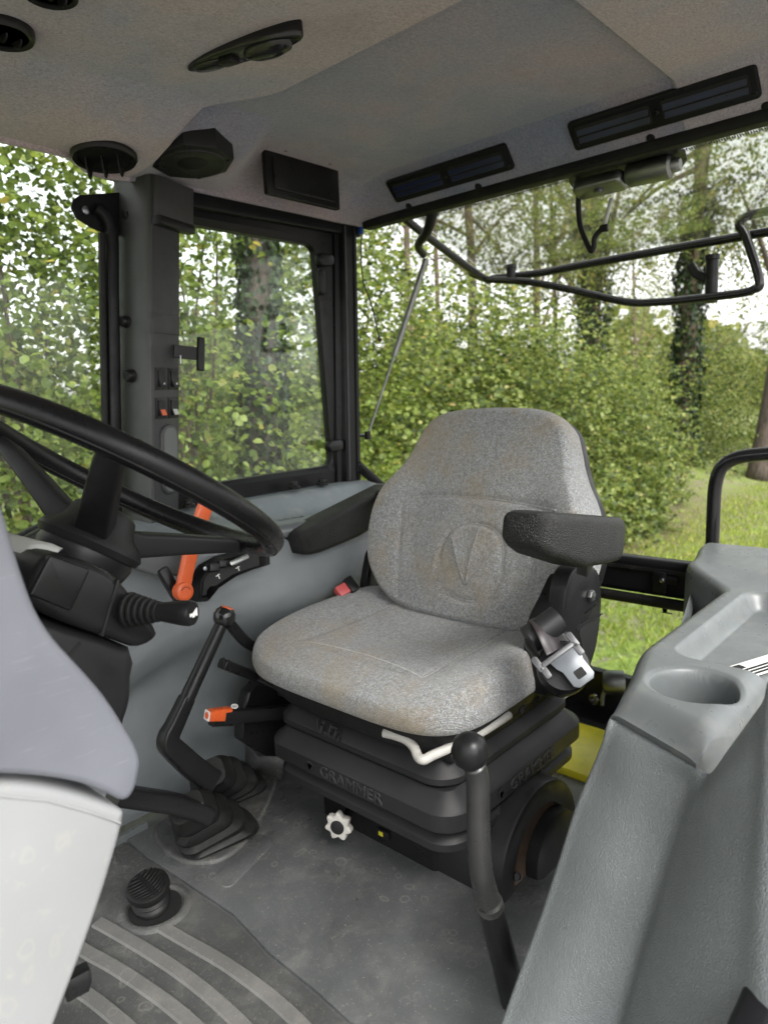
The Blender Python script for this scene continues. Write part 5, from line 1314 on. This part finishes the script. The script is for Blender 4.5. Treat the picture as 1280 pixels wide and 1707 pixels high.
LEAF6 = np.array([(0, 0, 0), (.36, .30, .10), (.34, .70, .09), (0, 1.0, -.04), (-.34, .70, .09), (-.36, .30, .10)], float); LEAF6f = [(0, 1, 2, 3), (0, 3, 4, 5)]
LEAF4 = np.array([(0, 0, 0), (.30, .48, .07), (0, 1.0, 0), (-.30, .48, .07)], float); LEAF4f = [(0, 1, 2, 3)]
def leaf_mesh(name, P, Dr, N, S, m, parent=None, tmpl=LEAF6, tf=LEAF6f):
    """one leaf per row: position P, pointing Dr, normal N, length S"""
    Dr = Dr/np.linalg.norm(Dr, axis=1, keepdims=True); N = N-(N*Dr).sum(1, keepdims=True)*Dr; N /= np.linalg.norm(N, axis=1, keepdims=True)+1e-9
    X = np.cross(Dr, N); k = len(tmpl); n = len(P)
    V = P[:, None, :]+S[:, None, None]*(tmpl[None, :, 0:1]*X[:, None, :]+tmpl[None, :, 1:2]*Dr[:, None, :]+tmpl[None, :, 2:3]*N[:, None, :])
    V = V.reshape(-1, 3); F = (np.arange(n)[:, None, None]*k+np.array(tf)[None]).reshape(-1, len(tf[0]))
    me = bpy.data.meshes.new(name); me.vertices.add(len(V)); me.vertices.foreach_set('co', V.ravel().astype(np.float32))
    nf = len(F); ll = F.shape[1]
    me.loops.add(nf*ll); me.loops.foreach_set('vertex_index', F.ravel().astype(np.int32))
    me.polygons.add(nf); me.polygons.foreach_set('loop_start', (np.arange(nf)*ll).astype(np.int32))
    me.update(calc_edges=True)
    me.materials.append(m); o = bpy.data.objects.new(name, me); COL.objects.link(o)
    if parent is not None: o.parent = parent; o.matrix_parent_inverse = parent.matrix_world.inverted()
    return o
def twig_leaves(origins, dirs, length, per, size, droop=.3, flat=.6, face=(0, -.5, 0)):
    """leaves set alternately along short drooping twigs"""
    n = len(origins); Ps, Ds, Ns, Ss = [], [], [], []
    dirs = dirs/np.linalg.norm(dirs, axis=1, keepdims=True)
    side = np.cross(dirs, np.array([0, 0, 1.])); side /= np.linalg.norm(side, axis=1, keepdims=True)+1e-9
    for k in range(per):
        t = (k+.5+rng.uniform(-.3, .3, n))/per
        p = origins+dirs*(length*t)[:, None]; p[:, 2] -= droop*length*t*t
        s = (1 if k % 2 else -1)
        d = dirs*.5+side*s*.85+rng.normal(0, .35, (n, 3)); d[:, 2] -= .25
        nn = rng.normal(0, .55, (n, 3)); nn[:, 2] += flat; nn += np.array(face)
        Ps.append(p); Ds.append(d); Ns.append(nn); Ss.append(size*rng.uniform(.55, 1.15, n))
    return np.concatenate(Ps), np.concatenate(Ds), np.concatenate(Ns), np.concatenate(Ss)
HZ = leaf_mat('hazel_leaf', [(0, (.040, .066, .016)), (.35, (.115, .168, .030)), (.70, (.200, .270, .058)), (.97, (.30, .36, .11)), (1, (.42, .36, .09))], .5)
HG = leaf_mat('hedge_leaf', [(0, (.026, .046, .014)), (.4, (.092, .136, .028)), (.75, (.185, .235, .055)), (.97, (.27, .31, .10)), (1, (.34, .27, .10))], .42)
IV = leaf_mat('ivy_leaf', [(0, (.007, .016, .005)), (.6, (.018, .038, .010)), (1, (.05, .08, .02))], .10, .35)
CN = leaf_mat('crown_leaf', [(0, (.045, .064, .018)), (.5, (.12, .150, .040)), (.9, (.22, .25, .08)), (1, (.36, .30, .10))], .5)
BK1 = bark('brown_bark', (.055, .040, .028), (.17, .125, .085)); BK2 = bark('grey_bark', (.04, .032, .026), (.13, .10, .08))

def bush(name, label, cat, group, c, rx, ry, z0, z1, ntw, per, size, m, tw=.42, thin=0.0, nst=7, stem_r=.012, clumps=16):
    """shrub: bent stems and leafy twigs gathered in clumps through an uneven volume"""
    root = thing(name, label, cat, (c[0], c[1], GZ+.02), group)
    # clump centres
    cl = []
    for k in range(clumps):
        a = rng.uniform(0, 2*np.pi); r_ = math.sqrt(rng.uniform(.05, 1)); h = rng.uniform(0, 1)
        shrink = (1-.45*h**2)
        cl.append((c[0]+rx*r_*math.cos(a)*shrink, c[1]+ry*r_*math.sin(a)*shrink, z0+(z1-z0)*h))
    cl = np.array(cl); w = rng.uniform(.5, 1.4, clumps)*np.where((cl[:, 2]-z0)/(z1-z0) > .6, 1-thin, 1.0); w /= w.sum()
    idx = rng.choice(clumps, ntw, p=w)
    sc_ = np.array([rx, ry, (z1-z0)*.5])*.36
    o = cl[idx]+rng.normal(0, 1, (ntw, 3))*sc_
    o[:, 2] = np.clip(o[:, 2], z0-.05, z1+.4)
    d = (o-np.array([c[0], c[1], (z0+z1)/2]))*np.array([1, 1, .35])+rng.normal(0, .6, (ntw, 3)); d[:, 1] -= .25
    P, D_, N, S = twig_leaves(o, d, np.full(ntw, tw)*rng.uniform(.6, 1.3, ntw), per, size)
    leaf_mesh('foliage', P, D_, N, S, m, root)
    for k in range(nst):
        q = cl[rng.integers(clumps)]
        b_ = Vector((c[0]+rng.uniform(-.3, .3)*rx, c[1]+rng.uniform(-.3, .3)*ry, GZ)); e_ = Vector(q)
        mid = b_.lerp(e_, .55)+Vector((rng.uniform(-.15, .15), rng.uniform(-.15, .15), .2))
        MB().tube(smooth_path([b_, mid, e_], 4), lambda t: stem_r*(1.25-.95*t), 6).build('stem', BK1, root, smooth=180)
    return root

# tall hazels close to the right-hand windows
gH = 'tall hazel bushes along the right hand side'
hz = [(-.5, 4.0, 1.0, .75, 'hazel bush farthest forward of the hazels beyond the front door glass'), (.45, 3.75, .85, .7, 'bright leafed hazel bush behind the steering wheel'),
      (1.35, 3.7, .75, .65, 'hazel bush with leafy shoots beside the front edge frame'), (2.15, 3.55, .60, .5, 'large leafed hazel bush filling the left of the side window'),
      (3.15, 4.3, .75, .55, 'hazel bush in front of the ivy trunk in the side window'), (4.1, 4.2, .8, .65, 'hazel bush just behind the rear corner post')]
for (x, y, rx, ry, lab) in hz:
    top = 3.1 if x < 3.0 else 2.1
    bush('hazel_bush', lab, 'bush', gH, (x, y), rx, ry, GZ+.15, top, 1800, 9, .046, HZ, .40, .45, 16, .012, 26)
# hedge running back along the verge
gE = 'hedge shrubs along the verge'
hd = [(5.0, 4.35, .9, .7, 1.50, 'broad hedge shrub showing left of the seat backrest'), (6.1, 4.4, .9, .7, 1.45, 'dense hedge shrub directly behind the seat backrest'), (7.3, 4.45, 1.0, .75, 1.35, 'rounded hedge shrub above the left armrest'),
      (8.6, 4.5, 1.0, .8, 1.15, 'dark hedge shrub at the foot of the middle ivy trunk'), (10.0, 4.7, 1.0, .8, .95, 'lower hedge shrub beside the right ivy trunk'), (11.6, 5.2, 1.1, .8, .8, 'far hedge shrub near the leaning tree'), (14.2, 4.9, 1.3, .9, 1.3, 'dark shrub behind the foot of the leaning tree'), (17.0, 4.0, 1.4, 1.0, 1.6, 'farthest shrub at the right edge behind the grab rail')]
for (x, y, rx, ry, top, lab) in hd:
    bush('hedge_shrub', lab, 'shrub', gE, (x, y), rx, ry, GZ+.2, top, 1900, 9, .056, HG, .34, .25, 6, .014, 28)
gL = 'low undergrowth plants at the hedge foot'
for i, (x, y, lab) in enumerate([(4.4, 3.45, 'low leafy undergrowth in front of the corner post hazel'), (5.7, 3.5, 'low undergrowth hidden mostly by the seat back'), (6.9, 3.5, 'low undergrowth patch right of the seat back'), (8.2, 3.6, 'low undergrowth clump above the armrest on the verge'), (9.6, 3.8, 'pale undergrowth clump by the right ivy trunk'), (11.0, 4.1, 'thin undergrowth before the leaning tree')]):
    bush('undergrowth', lab, 'plant', gL, (x, y), .75, .35, GZ+.05, GZ+.75, 380, 8, .062, HG, .22, .2, 3, .006, 14)

# trees: trunk, limbs, crown
def tree(name, label, base, top, r0, crown, nleaf, size, m=CN, bk=BK1, lean=.0, ivy=0, ivy_h=3.0, limbs=6, clumps=22, group='trees behind the hedge', r1=.35, ivs=.085):
    b_ = Vector((base[0], base[1], GZ)); t_ = Vector(top)
    root = thing(name, label, 'tree', b_, group)
    mid = b_.lerp(t_, .5)+Vector((rng.uniform(-.12, .12)+lean, rng.uniform(-.12, .12), 0))
    pth = smooth_path([b_, b_.lerp(mid, .5)+Vector((rng.uniform(-.05, .05), 0, 0)), mid, mid.lerp(t_, .5)+Vector((rng.uniform(-.1, .1), 0, 0)), t_], 6)
    MB().tube(pth, lambda t: r0*(1.12-.14*min(1, t*8)+.03*math.sin(t*23))*(1-(1-r1)*t), 14).build('trunk', bk, root, smooth=180)
    (cx_, cy_, cz_), (rx, ry, rz) = crown
    cl = np.array([(cx_+rx*a*math.cos(p), cy_+ry*a*math.sin(p), cz_+rz*h) for a, p, h in zip(np.sqrt(rng.uniform(.02, 1, clumps)), rng.uniform(0, 6.28, clumps), rng.uniform(-1, 1, clumps))])
    for k in range(limbs):
        s_ = pth[int(len(pth)*rng.uniform(.35, .95))-1]; e_ = Vector(cl[rng.integers(clumps)]); mm = s_.lerp(e_, .5)+Vector((0, 0, .15))
        MB().tube(smooth_path([s_, mm, e_], 5), lambda t: max(r0*.32*(1-.85*t), .008), 7).build('limb', bk, root, smooth=180)
    if nleaf:
        per = 8; nt_ = nleaf//per; idx = rng.integers(0, clumps, nt_); sp = np.array([rx, ry, rz])*.20
        o = cl[idx]+rng.normal(0, 1, (nt_, 3))*sp; d = o-np.array([cx_, cy_, cz_])+rng.normal(0, .6, (nt_, 3))
        P, D_, N, S = twig_leaves(o, d, np.full(nt_, size*6)*rng.uniform(.6, 1.3, nt_), per, size, .3, .5, (0, -.2, 0))
        leaf_mesh('crown', P, D_, N, S, m, root, LEAF4, LEAF4f)
    if ivy:
        pp = np.array([tuple(p) for p in pth]); hs = rng.uniform(GZ, GZ+ivy_h, ivy)
        i_ = np.clip(np.searchsorted(pp[:, 2], hs), 1, len(pp)-1); t = (hs-pp[i_-1, 2])/(pp[i_, 2]-pp[i_-1, 2]); ctr = pp[i_-1]*(1-t)[:, None]+pp[i_]*t[:, None]
        a = rng.uniform(0, 6.28, ivy); rad = r0*rng.uniform(.95, 1.45, ivy)*(1+.35*np.sin(hs*4+a*2)*.5)
        out = np.stack([np.cos(a), np.sin(a), np.zeros(ivy)], 1); P = ctr+out*rad[:, None]
        D_ = np.stack([rng.normal(0, .4, ivy), rng.normal(0, .4, ivy), -np.ones(ivy)], 1); N = out+rng.normal(0, .45, (ivy, 3))
        leaf_mesh('ivy', P, D_, N, ivs*rng.uniform(.6, 1.2, ivy), IV, root, LEAF6, LEAF6f)
    return root
def gb(u, v): p = at(u, v, z=GZ+.05); return (p.x, p.y)
def up_at(u, v, y): p = at(u, v, y=y); return (p.x, p.y, p.z)
# ivy clad trunks
p = at(430, 700, y=3.1); tree('ivy_tree', 'thick ivy covered trunk seen through the side window', (p.x, p.y), (p.x+.02, p.y+.05, 5.5), .10, ((p.x, p.y, 4.4), (1.6, 1.4, 1.0)), 7000, .08, ivy=4200, ivy_h=3.0, bk=BK2, ivs=.042)
p = at(992, 600, y=6.2); tree('ivy_tree', 'ivy covered trunk rising behind the hedge above the seat', (p.x, p.y), (p.x, p.y, 6.5), .24, ((p.x, p.y, 4.6), (2.0, 1.8, 1.6)), 9000, .085, ivy=3600, ivy_h=5.0)
p = at(1135, 800, z=GZ); tree('ivy_tree', 'slim ivy covered trunk standing on the verge at the right', (p.x, p.y), (p.x+.5, p.y-.1, 6.5), .20, ((p.x, p.y+.5, 4.6), (2.2, 1.8, 1.5)), 10000, .09, ivy=3800, ivy_h=5.2)
p = at(1266, 800, z=GZ); tree('leaning_tree', 'bare brown leaning trunk at the right edge of the photo', (p.x, p.y), (p.x+.5, p.y-.45, 5.5), .22, ((p.x+.6, p.y-.4, 4.6), (2.2, 1.8, 1.4)), 10000, .09, bk=BK2)
# slender trunks further back
for (u, y, r, lab) in ((690, 5.6, .06, 'slender brown trunk just right of the gas strut'), (730, 5.8, .045, 'thin forked trunk behind the left end of the open window bar'), (775, 6.4, .10, 'dark straight trunk below the small clamp post'), (885, 6.6, .085, 'pale slender trunk left of the wiper cable'), (925, 7.2, .07, 'thin trunk directly below the wiper motor gearbox'), (1060, 9.5, .08, 'thin trunk between the two ivy trunks')):
    p = at(u, 640, y=y)
    tree('slender_tree', lab, (p.x, p.y), (p.x+rng.uniform(-.3, .3), p.y+rng.uniform(-.2, .2), 6.0), r, ((p.x, p.y, 3.9), (1.7, 1.5, 1.5)), 4600, .075, limbs=7, group='slender trees behind the hedge', clumps=26)
# farther wood edge
gF = 'far trees of the wood edge'
for i, (x, y, zc_, rx, rz, lab) in enumerate([(4, 13, .9, 2.6, 1.5, 'far leafy tree behind the hazels of the front glass'), (8.5, 14, 1.5, 2.6, 1.9, 'far leafy tree showing through the side window'), (14, 15, .7, 2.8, 1.3, 'far leafy tree behind the gas strut'), (20, 15, .7, 3.0, 1.4, 'far leafy tree above the seat backrest'), (26, 14, 1.2, 3.0, 1.9, 'far leafy tree between the ivy trunks'), (31, 10.5, 1.4, 3.0, 2.2, 'far leafy tree behind the leaning trunk'), (36, 6.5, 1.5, 3.4, 2.4, 'farthest leafy tree where the verge ends')]):
    tree('far_tree', lab, (x, y), (x, y, zc_+.5), .14, ((x, y, zc_), (rx, rx, rz)), 4200, .17, group=gF, limbs=4, clumps=30)

# grass blades of the verge
n = 110000
gxp = 2.2+18*rng.uniform(0, 1, n)**1.5; gyp = rng.uniform(-.3, 3.6, n)*np.clip(.55+gxp*.06, .6, 1.2)
keep = (np.sin(gxp*2.1+gyp*1.7)+np.sin(gxp*.9-gyp*2.6)+rng.normal(0, .8, n)) > -.7
gxp, gyp = gxp[keep], gyp[keep]; n = len(gxp)
P = np.stack([gxp, gyp, np.full(n, GZ-.01)+.03*np.sin(gxp*1.3+gyp*.7)*np.sin(gyp*1.1-gxp*.4)], 1)
D_ = np.stack([rng.normal(0, .5, n), rng.normal(0, .5, n), np.ones(n)], 1); N = rng.normal(0, 1, (n, 3))
GRM = leaf_mat('grass_blade', [(0, (.12, .17, .03)), (.5, (.22, .29, .05)), (.9, (.36, .42, .09)), (1, (.46, .42, .17))], .4)
BL = np.array([(-.09, 0, 0), (.09, 0, 0), (.05, .6, .05), (-.02, 1.0, .14)], float)
g_ = leaf_mesh('verge_grass', P, D_, N, rng.uniform(.03, .085, n), GRM, None, BL, [(0, 1, 2, 3)]); g_['kind'] = 'stuff'; g_['label'] = 'short bright grass on the verge behind the tractor'

# the wood in the distance, one mass
n = 26000; az = rng.uniform(R(2), R(84), n); rad_ = rng.uniform(42, 60, n); hh = rng.uniform(0, 1, n)**1.3*(4.6+1.6*np.sin(az*21)+1.1*np.sin(az*47+1))
P = np.stack([rad_*np.cos(az), rad_*np.sin(az), GZ-.2+hh], 1); D_ = rng.normal(0, 1, (n, 3)); N = rng.normal(0, .6, (n, 3))+np.stack([-np.cos(az), -np.sin(az), .5*np.ones(n)], 1)
w_ = leaf_mesh('distant_wood', P, D_, N, rng.uniform(.5, 1.1, n), CN, None, LEAF4, LEAF4f); w_['kind'] = 'stuff'; w_['label'] = 'distant edge of the wood behind the trees'
